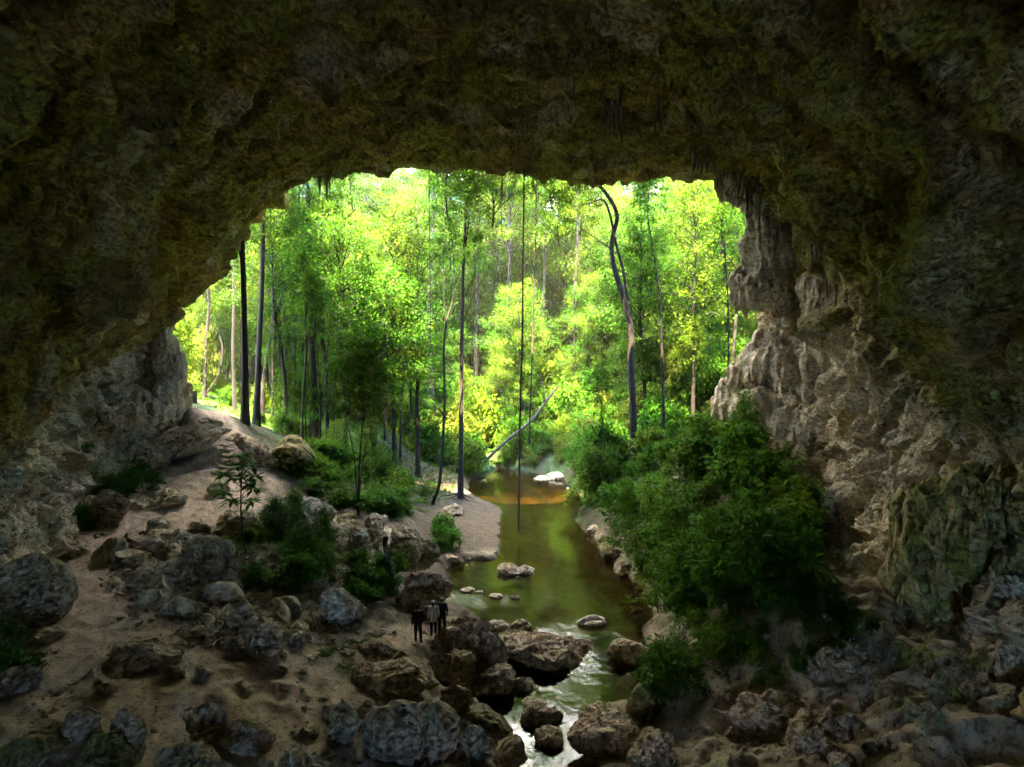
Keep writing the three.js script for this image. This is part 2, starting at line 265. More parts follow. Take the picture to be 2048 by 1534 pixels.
const gravelWay = wayPoints([[935, 1075, 3.2], [960, 1030, 3], [900, 985, 3.4], [850, 935, 3.4], [820, 905, 2.6], [895, 1130, 1.4], [885, 1170, 1]]);
function near(list, x, D) { let m = 0; for (let i = 0; i < list.length; i++) { const [a, b, r] = list[i]; m = Math.max(m, 1.1 - Math.hypot(x - a, D - b) / r / 1.15); if (i) { const [c, d, q] = list[i - 1], t = clamp(((x - a) * (c - a) + (D - b) * (d - b)) / ((c - a) ** 2 + (d - b) ** 2 + 1e-6)); m = Math.max(m, 1.1 - Math.hypot(x - a - (c - a) * t, D - b - (d - b) * t) / lerp(r, q, t) / 1.1); } } return m; }
const CAVE_END = 55;
function land(x, D) {
  let h = landNoBumps(x, D);
  const sd = shoreDistance(x, D), inside = sstep(60, 52, D);
  if (sd > -0.3) {
    const sand = clamp(near(sandWay, x, D) * 1.6), grav = clamp(near(gravelWay, x, D) * 2), out = sstep(0, 1.5, sd);
    const rough = (1 - Math.max(sand * 0.75, grav)) * out;
    h += 0.10 * fbm(x * 0.8, D * 0.8, 1.7, 3) * (1 - grav * 0.7) * out;
    h += inside * rough * (0.38 * ridge(x * 0.42, D * 0.42, 5.1, 4) - 0.1 + 0.16 * Math.max(0, noise(x * 1.9, D * 1.9, 2)));
    h += inside * sand * out * 0.16 * Math.max(0, ridge(x * 0.55 + 0.4 * noise(x, D, 4), D * 0.8, 8.8, 3));
    const kar = sstep(4.5, 8, x) * sstep(36, 30, D); if (kar > 0) h += kar * rough * (0.75 * ridge(x * 0.5 + 0.5 * noise(x * 0.7, D * 0.7, 2), D * 0.7, 3.3, 5) - 0.5 * Math.max(0, 0.2 - Math.abs(fbm(x * 1.3, D * 1.3, 6, 3))));
    h += (1 - inside) * 0.35 * fbm(x * 0.25, D * 0.25, 3, 3) * out;
    const m = sstep(-4.5, -7.5, x) * sstep(-13.5, -10.5, x) * sstep(21, 23, D) * sstep(29.5, 27, D);   // worn flowstone hummocks beside the boulders
    if (m > 0) { const q = 0.9, n = Math.abs(noise(x * q + 3, D * q, 6)); h += m * 0.3 * (0.4 - n); }
  }
  return h;
}
const spot = (px, py) => march(px, py, land);

function axis(core0, core1, step, lo, hi, growth) { const a = []; for (let v = core0; v <= core1; v += step) a.push(v); let s = step, v = core1; while (v < hi) { s *= growth; v += s; a.push(v); } s = step; v = core0; while (v > lo) { s *= growth; v -= s; a.unshift(v); } return a; }
const mixc = (a, b, t) => [lerp(a[0], b[0], t), lerp(a[1], b[1], t), lerp(a[2], b[2], t)];
{
  const xs = axis(-26, 21, 0.145, -260, 260, 1.045), ds = axis(18, 60, 0.16, -45, 420, 1.035);
  const SAND = [0.62, 0.475, 0.365], GRAVEL = [0.115, 0.085, 0.055], SOIL = [0.17, 0.135, 0.09], ROCK = [0.4, 0.34, 0.25], LITTER = [0.05, 0.055, 0.015], GREEN = [0.045, 0.095, 0.01], BED = [0.05, 0.026, 0.007], LAWN = [0.1, 0.2, 0.015];
  const lawn = wayPoints([[560, 840, 5], [640, 850, 7], [800, 850, 6]]);
  const g = grid(xs.length, ds.length, (i, j) => {
    const x = xs[i], D = ds[j], h = land(x, D), n1 = fbm(x * 0.5, D * 0.5, 4, 4), n2 = noise(x * 2.3, D * 2.3, 7);
    let c = mixc(SOIL, ROCK, sstep(-0.15, 0.25, n1 + n2 * 0.2));
    if (D > 50) c = mixc(c, mixc(LITTER, GREEN, sstep(-0.1, 0.2, n1 + n2 * 0.1)), sstep(50, 56, D + n1 * 5));
    c = mixc(c, mixc([0.5, 0.4, 0.28], [0.36, 0.29, 0.19], sstep(-0.2, 0.3, n1)), sstep(3.5, 6.5, x + n1 * 2) * sstep(50, 44, D)); const lw = near(lawn, x, D) + n1 * 0.4; if (lw > 0) c = mixc(c, LAWN, clamp(lw * 1.6));
    c = mixc(c, SAND, sstep(0.1, 0.5, near(sandWay, x, D) + n1 * 0.55)); c = mixc(c, GRAVEL, sstep(0.1, 0.4, near(gravelWay, x, D) + n1 * 0.3));
    const sd = shoreDistance(x, D); if (sd < 0.3) c = mixc(c, mixc(BED, [0.02, 0.017, 0.006], sstep(-0.3, 0.4, n1)), sstep(0.3, -0.3, sd + n2 * 0.2));
    const k = 1 + 0.22 * n2; return [x, h, -D, x, D, c[0] * k, c[1] * k, c[2] * k];
  });
  struct('ground', g, M.ground);
}
{
  const xs = axis(-8, 12, 0.16, -9, 13, 1.01), ds = axis(18, 86, 0.2, 17, 87, 1.01), P = [], U = [], I = [], id = new Map();
  const ok = (i, j) => shoreDistance(xs[i], ds[j]) < 0.9;
  const v = (i, j) => { const k = j * xs.length + i; if (!id.has(k)) { id.set(k, P.length / 3); const x = xs[i], D = ds[j], f = sstep(44, 38, D) * 0.14 + 0.08; P.push(x, waterLevel(x, D) + f * (0.022 * noise(x * 1.6, D * 1.1, 1) + 0.010 * noise(x * 4, D * 3, 4)), -D); U.push(x, D * 0.7); } return id.get(k); };
  for (let j = 0; j < ds.length - 1; j++) for (let i = 0; i < xs.length - 1; i++) if (ok(i, j) || ok(i + 1, j) || ok(i, j + 1) || ok(i + 1, j + 1)) { const a = v(i, j), b = v(i + 1, j), c = v(i, j + 1), d = v(i + 1, j + 1); I.push(a, b, c, b, d, c); }
  const g = new THREE.BufferGeometry();
  g.setAttribute('position', new THREE.Float32BufferAttribute(P, 3)); g.setAttribute('uv', new THREE.Float32BufferAttribute(U, 2)); g.setIndex(I); g.computeVertexNormals();
  struct('stream_water', g, M.water);
}

// ---------------------------------------------------------------- the cave: sections from left foot over the roof to right foot
const mouth = [[290, 1010], [338, 870], [322, 765], [318, 668], [445, 520], [530, 402], [640, 345], [890, 316], [1150, 345], [1425, 346], [1518, 420], [1516, 600], [1525, 780], [1515, 900], [1500, 1060]].map(([px, py]) => { const p = at(px, py, 54); return [p.x, p.y]; });
const middle = [-5, 13];
const swollen = (s, off, up = 0) => s.map(([x, y], i) => { const a = x - middle[0], b = y - middle[1], l = Math.hypot(a, b), e = i === 0 || i === 14 ? 0.4 : 1; return [x + a / l * off * e, y + b / l * off * e + up * clamp(b / 10)]; });
const sections = [
  [-60, swollen(mouth, 70, 10)], [0, swollen(mouth, 46, 8)], [30, swollen(mouth, 26, 4)], [43, swollen(mouth, 22, 0)], [50, swollen(mouth, 13)], [54, swollen(mouth, 3.2)], [55.6, swollen(mouth, 1.0)],
  [54.4, mouth],
  [47, [[-26, 1], [-27, 6], [-28.2, 10], [-28.8, 14.5], [-24.2, 19.5], [-18.5, 25.2], [-12, 28.4], [-4, 29.4], [5, 28.8], [14.5, 28.2], [18.8, 24.5], [20.5, 18], [20, 11], [19, 6], [17.5, 1]]],
  [40, [[-25.2, 0], [-25.8, 4.5], [-26.9, 8.5], [-26.6, 12.3], [-23, 18], [-17.5, 24], [-10, 28.2], [-2, 29.5], [6, 29.5], [14, 27.2], [18.4, 21.8], [20, 14.8], [19, 8], [17.8, 3.6], [16.5, -1]]],
  [33, [[-22.6, -1], [-22.9, 3.8], [-23.8, 8], [-23.6, 11.2], [-21, 17.2], [-16, 24], [-9, 28.5], [0, 29.6], [7, 29], [13.5, 25.6], [18.2, 20], [19.6, 13], [18, 7], [15.6, 3.8], [14.5, -1]]],
  [25, [[-20.5, -1], [-20.8, 3], [-21.8, 8], [-21.6, 11], [-19.5, 17], [-15, 24], [-9, 28.2], [0, 28.6], [7, 27.4], [13, 24], [17.6, 18.2], [18.6, 12], [16.2, 6.5], [14.2, 3.8], [13, -1]]],
  [15, [[-23, -1], [-24, 3], [-25, 8], [-25, 12], [-21, 19], [-15, 24], [-9, 27.6], [0, 28], [7, 27.4], [14, 24], [18.5, 18], [19.5, 12], [18.6, 6.5], [17.8, 3.8], [17, -1]]],
  [-5, [[-27, -1], [-28, 3], [-29, 8], [-29, 13], [-24, 20], [-16, 25], [-9, 28], [0, 29], [8, 28], [16, 25], [22, 19], [25, 13], [25, 8], [24, 3], [23, -1]]],
  [-28, [[-20, -1], [-21, 3], [-21, 8], [-20, 12], [-17, 17], [-12, 21], [-6, 23], [0, 24], [6, 23], [12, 21], [17, 17], [20, 12], [21, 8], [20, 3], [19, -1]]],
  [-34, [[-2, -1], [-2, 3], [-2, 5], [-2, 7], [-1.6, 9], [-1, 10], [-0.5, 10.5], [0, 11], [0.5, 10.5], [1, 10], [1.6, 9], [2, 7], [2, 5], [2, 3], [2, -1]]],
];
const catmull = (a, b, c, d, t) => 0.5 * (2 * b + (c - a) * t + (2 * a - 5 * b + 4 * c - d) * t * t + (3 * b - a - 3 * c + d) * t * t * t);
{
  const along = [];                               // rows: section position s (index + fraction)
  const rows = [[0, 1, 3], [1, 2, 3], [2, 3, 4], [3, 4, 8], [4, 5, 14], [5, 6, 16], [6, 7, 22], [7, 8, 62], [8, 9, 58], [9, 10, 58], [10, 11, 60], [11, 12, 40], [12, 13, 20], [13, 14, 14], [14, 15, 6]];
  for (const [a, b, n] of rows) for (let k = 0; k < n; k++) along.push(a + (b - a) * k / n);
  along.push(15);
  const spans = [26, 34, 40, 40, 62, 66, 62, 66, 66, 66, 64, 64, 60, 40], across = [];
  spans.forEach((n, i) => { for (let k = 0; k < n; k++) across.push(i + k / n); }); across.push(14);
  const base = (s, t) => {
    const i = Math.min(14, Math.floor(s)), f = s - i, j = Math.min(13, Math.floor(t)), u = t - j, e = f * f * (3 - 2 * f), g = i >= 7 && i < 12 ? f : e;
    const p = (sec, q) => { const c = (k) => sec[clamp(k, 0, 14)]; return [catmull(c(j - 1)[0], c(j)[0], c(j + 1)[0], c(j + 2)[0], q), catmull(c(j - 1)[1], c(j)[1], c(j + 1)[1], c(j + 2)[1], q)]; };
    const a = p(sections[i][1], u), b = p(sections[i + 1][1], u);
    return [lerp(a[0], b[0], g), lerp(a[1], b[1], g), -lerp(sections[i][0], sections[i + 1][0], f)];
  };
  const nu = across.length, nv = along.length, B = [];
  for (let j = 0; j < nv; j++) for (let i = 0; i < nu; i++) B.push(base(along[j], across[i]));
  const N = B.map((_, n) => {
    const i = n % nu, j = (n - i) / nu, l = B[j * nu + Math.max(0, i - 1)], r = B[j * nu + Math.min(nu - 1, i + 1)], d = B[Math.max(0, j - 1) * nu + i], q = B[Math.min(nv - 1, j + 1) * nu + i];
    const a = [r[0] - l[0], r[1] - l[1], r[2] - l[2]], b = [q[0] - d[0], q[1] - d[1], q[2] - d[2]], c = [a[1] * b[2] - a[2] * b[1], a[2] * b[0] - a[0] * b[2], a[0] * b[1] - a[1] * b[0]], m = Math.hypot(...c) || 1;
    return [c[0] / m, c[1] / m, c[2] / m];
  });
  const hollow = [[at(1930, 620, 26), 4.2, 3.4], [at(1500, 130, 33), 3.5, 2], [at(120, 480, 32), 4, 2.2], [at(700, 90, 33), 3, 1.4], [at(1680, 320, 33), 2.2, 1.6], [at(1640, 660, 44), 1.7, 2.4], [at(260, 860, 48), 1.6, 1.8]];
  const swell = [[at(400, 590, 53), 2.4, 1.3], [at(620, 350, 52), 2, 0.8], [at(1900, 380, 28), 3, 1.4], [at(300, 430, 36), 3.5, 1.5], [at(900, 230, 40), 3, 0.9]];
  const OLIVE = [0.36, 0.345, 0.075], OCHRE = [0.47, 0.365, 0.1], GREY = [0.68, 0.6, 0.47], ROOF_SHADE = [0.22, 0.165, 0.07], PALE = [0.8, 0.72, 0.57], MAUVE = [0.6, 0.52, 0.41], MOSS = [0.22, 0.24, 0.04], STAIN = [0.34, 0.29, 0.21];  // the olive puts the green cast of bounced forest light into the roof
  const um0 = new Float32Array(nu * nv); for (let j = 0; j < nv; j++) for (let i = 1; i < nu; i++) { const p = B[j * nu + i], o = B[j * nu + i - 1]; um0[j * nu + i] = um0[j * nu + i - 1] + Math.hypot(p[0] - o[0], p[1] - o[1], p[2] - o[2]); }
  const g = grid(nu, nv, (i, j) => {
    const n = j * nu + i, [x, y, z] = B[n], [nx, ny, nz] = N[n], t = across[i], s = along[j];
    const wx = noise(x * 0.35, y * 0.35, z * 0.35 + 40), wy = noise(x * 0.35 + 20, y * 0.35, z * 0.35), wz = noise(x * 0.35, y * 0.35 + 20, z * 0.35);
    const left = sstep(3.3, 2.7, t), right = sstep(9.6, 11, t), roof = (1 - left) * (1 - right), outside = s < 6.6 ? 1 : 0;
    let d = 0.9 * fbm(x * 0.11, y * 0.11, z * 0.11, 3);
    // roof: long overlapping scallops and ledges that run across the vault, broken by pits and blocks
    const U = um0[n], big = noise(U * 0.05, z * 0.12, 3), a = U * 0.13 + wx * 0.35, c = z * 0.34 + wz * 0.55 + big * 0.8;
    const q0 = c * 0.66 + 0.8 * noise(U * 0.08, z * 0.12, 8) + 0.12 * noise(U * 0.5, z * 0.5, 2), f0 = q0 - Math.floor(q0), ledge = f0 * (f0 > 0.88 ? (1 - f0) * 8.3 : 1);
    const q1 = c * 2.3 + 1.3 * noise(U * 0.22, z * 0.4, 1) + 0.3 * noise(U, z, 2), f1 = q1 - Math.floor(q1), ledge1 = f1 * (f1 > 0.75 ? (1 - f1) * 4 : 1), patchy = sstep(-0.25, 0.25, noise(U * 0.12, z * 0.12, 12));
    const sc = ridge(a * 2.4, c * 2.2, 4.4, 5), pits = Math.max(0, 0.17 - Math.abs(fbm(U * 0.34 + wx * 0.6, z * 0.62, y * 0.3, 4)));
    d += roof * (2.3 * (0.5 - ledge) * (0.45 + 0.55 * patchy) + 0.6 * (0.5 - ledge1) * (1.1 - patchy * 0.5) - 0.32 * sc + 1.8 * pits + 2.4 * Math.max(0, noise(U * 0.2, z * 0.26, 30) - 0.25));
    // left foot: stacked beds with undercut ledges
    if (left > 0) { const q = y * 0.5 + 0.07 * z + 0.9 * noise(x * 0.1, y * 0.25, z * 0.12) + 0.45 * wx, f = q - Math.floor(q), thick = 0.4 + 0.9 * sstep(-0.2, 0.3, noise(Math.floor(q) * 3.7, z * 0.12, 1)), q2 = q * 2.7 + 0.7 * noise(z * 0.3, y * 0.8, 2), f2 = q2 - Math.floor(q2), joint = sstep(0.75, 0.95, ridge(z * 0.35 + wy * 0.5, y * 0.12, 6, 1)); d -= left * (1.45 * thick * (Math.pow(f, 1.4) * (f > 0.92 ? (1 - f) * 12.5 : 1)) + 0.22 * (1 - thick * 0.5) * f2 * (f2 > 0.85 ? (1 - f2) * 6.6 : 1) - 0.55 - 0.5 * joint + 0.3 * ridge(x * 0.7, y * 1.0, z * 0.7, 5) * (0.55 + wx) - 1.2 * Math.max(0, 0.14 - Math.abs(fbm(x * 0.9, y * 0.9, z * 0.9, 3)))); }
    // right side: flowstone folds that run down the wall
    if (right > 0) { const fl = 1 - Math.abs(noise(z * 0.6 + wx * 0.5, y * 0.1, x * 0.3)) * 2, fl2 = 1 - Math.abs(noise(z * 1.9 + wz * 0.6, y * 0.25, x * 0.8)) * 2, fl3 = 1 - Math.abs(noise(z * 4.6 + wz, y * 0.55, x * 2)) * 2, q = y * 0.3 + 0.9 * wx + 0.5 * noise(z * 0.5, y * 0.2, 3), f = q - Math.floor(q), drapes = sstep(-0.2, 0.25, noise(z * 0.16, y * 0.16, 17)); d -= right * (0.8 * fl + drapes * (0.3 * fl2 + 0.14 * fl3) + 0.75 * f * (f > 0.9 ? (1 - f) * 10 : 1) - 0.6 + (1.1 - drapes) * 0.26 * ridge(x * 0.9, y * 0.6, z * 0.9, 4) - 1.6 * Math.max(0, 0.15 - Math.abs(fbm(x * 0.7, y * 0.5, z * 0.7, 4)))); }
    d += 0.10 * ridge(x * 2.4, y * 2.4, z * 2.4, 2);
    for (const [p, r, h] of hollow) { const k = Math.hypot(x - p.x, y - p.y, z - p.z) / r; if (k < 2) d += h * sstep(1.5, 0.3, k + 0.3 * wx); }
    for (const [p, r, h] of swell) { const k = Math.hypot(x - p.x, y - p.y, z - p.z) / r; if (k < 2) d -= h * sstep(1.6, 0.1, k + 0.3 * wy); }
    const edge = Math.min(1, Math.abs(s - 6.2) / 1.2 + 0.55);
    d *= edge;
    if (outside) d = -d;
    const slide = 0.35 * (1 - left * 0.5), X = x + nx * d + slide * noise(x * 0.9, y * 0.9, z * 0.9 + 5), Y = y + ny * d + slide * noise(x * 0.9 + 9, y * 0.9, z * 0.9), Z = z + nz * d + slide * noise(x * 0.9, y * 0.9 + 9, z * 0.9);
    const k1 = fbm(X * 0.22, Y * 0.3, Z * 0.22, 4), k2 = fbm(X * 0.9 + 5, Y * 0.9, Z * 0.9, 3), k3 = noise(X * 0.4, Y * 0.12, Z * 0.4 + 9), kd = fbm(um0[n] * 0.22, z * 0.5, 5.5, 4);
    let col = mixc(OLIVE, OCHRE, sstep(-0.05, 0.3, k1)); col = mixc(col, ROOF_SHADE, sstep(-0.06, 0.2, kd + k2 * 0.35) * 0.8); col = mixc(col, GREY, sstep(0.12, 0.4, k3) * 0.5);  // dark roof patches: shade contrast between ledges put into the colour
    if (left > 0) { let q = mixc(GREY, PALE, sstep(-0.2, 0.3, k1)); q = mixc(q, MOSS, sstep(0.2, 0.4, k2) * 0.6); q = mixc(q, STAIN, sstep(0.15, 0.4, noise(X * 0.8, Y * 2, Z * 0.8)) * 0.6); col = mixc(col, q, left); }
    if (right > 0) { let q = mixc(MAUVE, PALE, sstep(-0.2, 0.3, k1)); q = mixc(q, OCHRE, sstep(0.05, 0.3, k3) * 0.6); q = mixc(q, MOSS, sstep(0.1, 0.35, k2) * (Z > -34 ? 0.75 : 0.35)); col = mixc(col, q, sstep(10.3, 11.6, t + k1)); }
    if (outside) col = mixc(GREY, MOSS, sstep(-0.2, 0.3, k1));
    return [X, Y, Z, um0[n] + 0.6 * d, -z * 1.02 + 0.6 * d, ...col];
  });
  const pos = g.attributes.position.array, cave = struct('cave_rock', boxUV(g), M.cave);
  // stalactites hanging from the roof: [picture x, picture y of root, depth, length, radius]
  const r = rng(31), tips = [];
  const curtain = (x0, x1, y0, y1, D, n, len, rad) => { for (let k = 0; k < n; k++) { const f = (k + r() * 0.6) / n; tips.push([lerp(x0, x1, f), lerp(y0, y1, f) + r() * 6, D + (r() - 0.5) * 1.6, len * (0.45 + r() * 0.8), rad * (0.7 + r() * 0.6)]); } };
  curtain(606, 672, 338, 326, 52.5, 13, 1.7, 0.22); curtain(675, 742, 328, 316, 53, 6, 0.7, 0.13); tips.push([780, 312, 53, 1.1, 0.14], [873, 306, 53.4, 1.0, 0.11], [881, 306, 53.4, 0.8, 0.09], [718, 320, 53, 0.9, 0.13]);
  curtain(1205, 1250, 195, 205, 38.5, 11, 2.0, 0.2); curtain(1310, 1332, 165, 175, 38, 5, 1.7, 0.14); curtain(1140, 1156, 180, 180, 39, 3, 1.1, 0.12); curtain(1362, 1440, 255, 300, 45, 14, 2.3, 0.24); curtain(1430, 1500, 322, 392, 50, 16, 2.4, 0.26); curtain(900, 925, 20, 40, 32, 6, 1.9, 0.12); curtain(1475, 1520, 330, 420, 47.5, 9, 2.2, 0.25); curtain(1560, 1680, 470, 560, 43, 12, 1.5, 0.2);
  const roofAt = (px, py, D) => { const q = at(px, py, D); let best = 1e9, top = q.y; for (let k = 0; k < pos.length; k += 9) { if (pos[k + 1] < q.y - 3) continue; const dd = (pos[k] - q.x) ** 2 + (pos[k + 2] - q.z) ** 2 + 0.02 * (pos[k + 1] - q.y) ** 2; if (dd < best) { best = dd; top = pos[k + 1]; } } return V3(q.x, top, q.z); };
  const shapes = [...Array(5)].map((_, v) => { const q = rng(90 + v), prof = [], n = 14; for (let k = 0; k <= n; k++) { const f = k / n; prof.push(new THREE.Vector2(Math.max(0.02, (Math.pow(f, 0.75) * (0.8 + 0.25 * noise(f * 5, v, 2)) + (f > 0.85 ? (f - 0.85) * 3 : 0))), f - 1)); } const l = new THREE.LatheGeometry(prof, 9), p = l.attributes.position; for (let k = 0; k < p.count; k++) { const x = p.getX(k), y = p.getY(k), z = p.getZ(k), w = 1 + 0.3 * noise(x * 1.6 + v * 9, y * 1.2, z * 1.6); p.setXYZ(k, x * w + 0.12 * noise(y * 2, v, 1), y, z * w + 0.12 * noise(y * 2, v, 8)); } l.computeVertexNormals(); return colorBy(l, (x, y, z) => mixc([0.3, 0.26, 0.2], [0.12, 0.1, 0.08], sstep(-0.2, 0.3, noise(x * 2, y * 3, z * 2 + v)))); });
  tips.forEach(([px, py, D, len, rad], k) => { const p = roofAt(px, py, D), s = part('stalactite', shapes[k % 5], M.flow, cave); s.position.copy(p).add(V3(0, 0.55, 0)); s.scale.set(rad, len + 0.6, rad); s.rotation.y = k * 2.1; });
}

// ---------------------------------------------------------------- flowstone: domes, folds and drips grown on the right wall
function flowstone(name, label, blobs, seed, o = {}) {     // blobs: [picture x, picture y, depth, half width, half height, half depth] in pixels / metres
  const { cell = 0.115, fold = 0.22, drips = 1, base = [0.56, 0.48, 0.37], alt = [0.72, 0.64, 0.51], moss = 0 } = o, r = rng(seed), bs = blobs.map(([px, py, D, a, b, c]) => { const p = at(px, py, D), k = D / FOCAL; return [p, a * k, b * k, c]; });
  const lo = V3(1e9, 1e9, 1e9), hi = V3(-1e9, -1e9, -1e9);
  for (const [p, a, b, c] of bs) { lo.min(V3(p.x - a - 0.6, p.y - b - 1.8, p.z - c - 0.6)); hi.max(V3(p.x + a + 0.6, p.y + b + 0.6, p.z + c + 0.6)); }
  const f = new Field(lo, hi, cell);
  for (const [p, a, b, c] of bs) {
    f.ball(p, a, b, c, 0.35);
    const n = Math.round(drips * (6 + a * 5));
    for (let k = 0; k < n; k++) {                  // drips round the lower rim and knobs over the face
      const th = r() * Math.PI * 2, e = -0.75 + r() * 0.9, q = Math.sqrt(1 - e * e) * (0.9 + r() * 0.08), s = V3(p.x + Math.cos(th) * a * q, p.y + b * e, p.z + Math.sin(th) * c * q), l = b * (0.12 + r() * 0.4) + 0.25, w = 0.12 + r() * 0.2;
      f.bone(s, V3(s.x + Math.cos(th) * 0.1, s.y - l, s.z + Math.sin(th) * 0.1), w * 1.3, w * 0.55, 0.16);
    }
    for (let k = 0; k < n * 0.3; k++) { const th = r() * Math.PI * 2, e = -0.5 + r() * 1.3, q = Math.sqrt(Math.max(0, 1 - e * e)), w = 0.25 + r() * 0.45; f.ball(V3(p.x + Math.cos(th) * a * q * 0.93, p.y + b * e * 0.93, p.z + Math.sin(th) * c * q * 0.93), w, w * (0.8 + r() * 0.8), w, 0.3); }
  }
  f.rough((x, y, z) => { const w = noise(x * 0.5, y * 0.5, z * 0.5); return fold * (Math.abs(noise(x * 1.5 + w, y * 0.22, z * 1.5)) * 2 - 0.5) + fold * 0.6 * (Math.abs(noise(x * 3.6, y * 0.6 + w, z * 3.6)) * 2 - 0.5) + fold * 0.4 * (Math.abs(noise(x * 7.5, y * 0.9, z * 7.5)) * 2 - 0.5) + 0.12 * ridge(x * 1.1 + w, y * 0.8, z * 1.1, 4) * sstep(-0.1, 0.3, noise(x * 0.4, y * 0.4, z * 0.4 + 7)) + 0.9 * Math.max(0, 0.1 - Math.abs(fbm(x * 0.6, y * 0.45, z * 0.6 + 3, 3))); });
  const g = boxUV(colorBy(f.mesh(), (x, y, z) => { const k = fbm(x * 0.6, y * 0.25, z * 0.6, 4), m = fbm(x * 0.8 + 9, y * 0.5, z * 0.8, 4); let c = mixc(base, alt, sstep(-0.15, 0.3, k)); c = mixc(c, [0.2, 0.17, 0.12], sstep(0.1, 0.35, noise(x * 1.3, y * 0.3, z * 1.3)) * 0.5); return mixc(c, [0.22, 0.25, 0.04], sstep(0.3 - moss * 0.55, 0.5 - moss * 0.4, m) * (moss ? 0.9 : 0.4)); }));
  return solo(name, g, M.flow, label, 'rock formation');
}
flowstone('flowstone_column', 'tall grey dripstone column at the right edge of the cave mouth', [[1545, 430, 50, 46, 60, 1.6], [1560, 500, 50, 72, 70, 2.1], [1535, 575, 49.6, 58, 46, 1.8], [1492, 588, 49.6, 26, 20, 0.9], [1488, 560, 50, 22, 18, 0.8], [1600, 560, 50, 50, 60, 2.0]], 5, { drips: 2.2 });
flowstone('stalactite_cluster', 'short pale dripstone cluster hanging above the column top', [[1462, 372, 51, 20, 26, 0.9], [1490, 372, 50.5, 22, 34, 1.0]], 15, { drips: 2, cell: 0.09 });
flowstone('flowstone_pillar', 'narrow inner dripstone pillar behind the ledge, right of the column', [[1642, 640, 46, 34, 66, 1.3], [1632, 730, 46, 18, 70, 0.9], [1652, 580, 46, 40, 40, 1.3]], 6, { drips: 2 });
flowstone('flowstone_mound', 'domed flowstone mass below the column with hanging folds', [[1545, 725, 50, 62, 38, 2.3], [1590, 760, 49, 58, 46, 2.2], [1502, 755, 50.5, 38, 44, 1.6], [1560, 690, 50.5, 46, 36, 1.6], [1655, 745, 47.5, 26, 36, 1.2]], 7, { drips: 2.2 });
flowstone('flowstone_mound', 'wide flowstone apron with drip folds beneath the domed mass', [[1500, 815, 49.5, 50, 40, 1.9], [1575, 850, 48, 60, 70, 2.0], [1640, 860, 46, 62, 60, 2.2], [1610, 960, 45, 40, 80, 1.6], [1455, 800, 51, 24, 46, 1.4], [1560, 930, 46.5, 26, 60, 1.3]], 8, { drips: 2.2 });
flowstone('flowstone_mound', 'smooth grey flowstone dome on the ledge by the green plants', [[1768, 850, 41, 56, 56, 2.1], [1730, 800, 43, 40, 30, 1.6], [1800, 925, 39, 44, 44, 1.6]], 9, { drips: 1.2, fold: 0.1, base: [0.52, 0.46, 0.39] });
flowstone('flowstone_mound', 'pillowy grey flowstone dome halfway down the right wall', [[1712, 1010, 37, 62, 50, 1.9], [1668, 1085, 37.5, 48, 52, 1.7], [1790, 980, 37, 40, 60, 1.6], [1720, 1090, 36, 46, 40, 1.6]], 10, { drips: 1.3, fold: 0.12, base: [0.52, 0.46, 0.38] });
flowstone('flowstone_mound', 'grey flowstone foot with drip folds above the bare slope', [[1645, 1150, 37, 36, 46, 1.4], [1715, 1165, 34, 44, 50, 1.5], [1770, 1160, 31.5, 36, 70, 1.4], [1800, 1060, 33, 36, 70, 1.4]], 11, { drips: 1.6 });
flowstone('mossy_flowstone', 'dark mossy flowstone buttress with long folds at the right edge', [[1880, 1080, 26.5, 80, 120, 1.8], [1960, 1060, 25.5, 90, 130, 1.9], [1850, 1170, 26.5, 60, 90, 1.4], [2020, 1010, 25.5, 60, 80, 1.6]], 12, { drips: 2.0, fold: 0.42, base: [0.42, 0.38, 0.16], alt: [0.54, 0.47, 0.24], moss: 0.6 });
flowstone('mossy_flowstone', 'tall mossy flowstone rib standing out from the dark right edge', [[2030, 1100, 23.5, 20, 150, 0.5], [2005, 1190, 23.5, 16, 90, 0.45], [1985, 1240, 23.5, 14, 70, 0.4]], 13, { drips: 1, base: [0.26, 0.24, 0.12], alt: [0.34, 0.3, 0.14], moss: 0.7, cell: 0.08 });
flowstone('mossy_flowstone', 'low mossy flowstone terrace in the lower right corner', [[1810, 1420, 22.5, 70, 60, 1.6], [1880, 1330, 23.5, 90, 40, 1.8], [1960, 1420, 22, 90, 70, 1.8]], 14, { drips: 1.4, base: [0.36, 0.31, 0.2], alt: [0.44, 0.38, 0.26], moss: 0.5 });
flowstone('flowstone_pillar', 'weathered rock pillar at the left edge of the cave mouth', [[342, 720, 53, 20, 60, 1.1], [350, 780, 52.5, 24, 50, 1.2], [330, 800, 51.5, 26, 40, 1.2], [325, 690, 53.5, 16, 34, 0.9]], 16, { drips: 1.6, cell: 0.1, base: [0.58, 0.5, 0.39] });
flowstone('flowstone_ledge', 'jutting pale rock ledge on the left wall above the tilted slab', [[270, 815, 49, 50, 20, 1.5], [300, 825, 50, 30, 24, 1.2], [225, 835, 46.5, 50, 22, 1.4]], 17, { drips: 1.8, cell: 0.1, base: [0.6, 0.52, 0.41] });

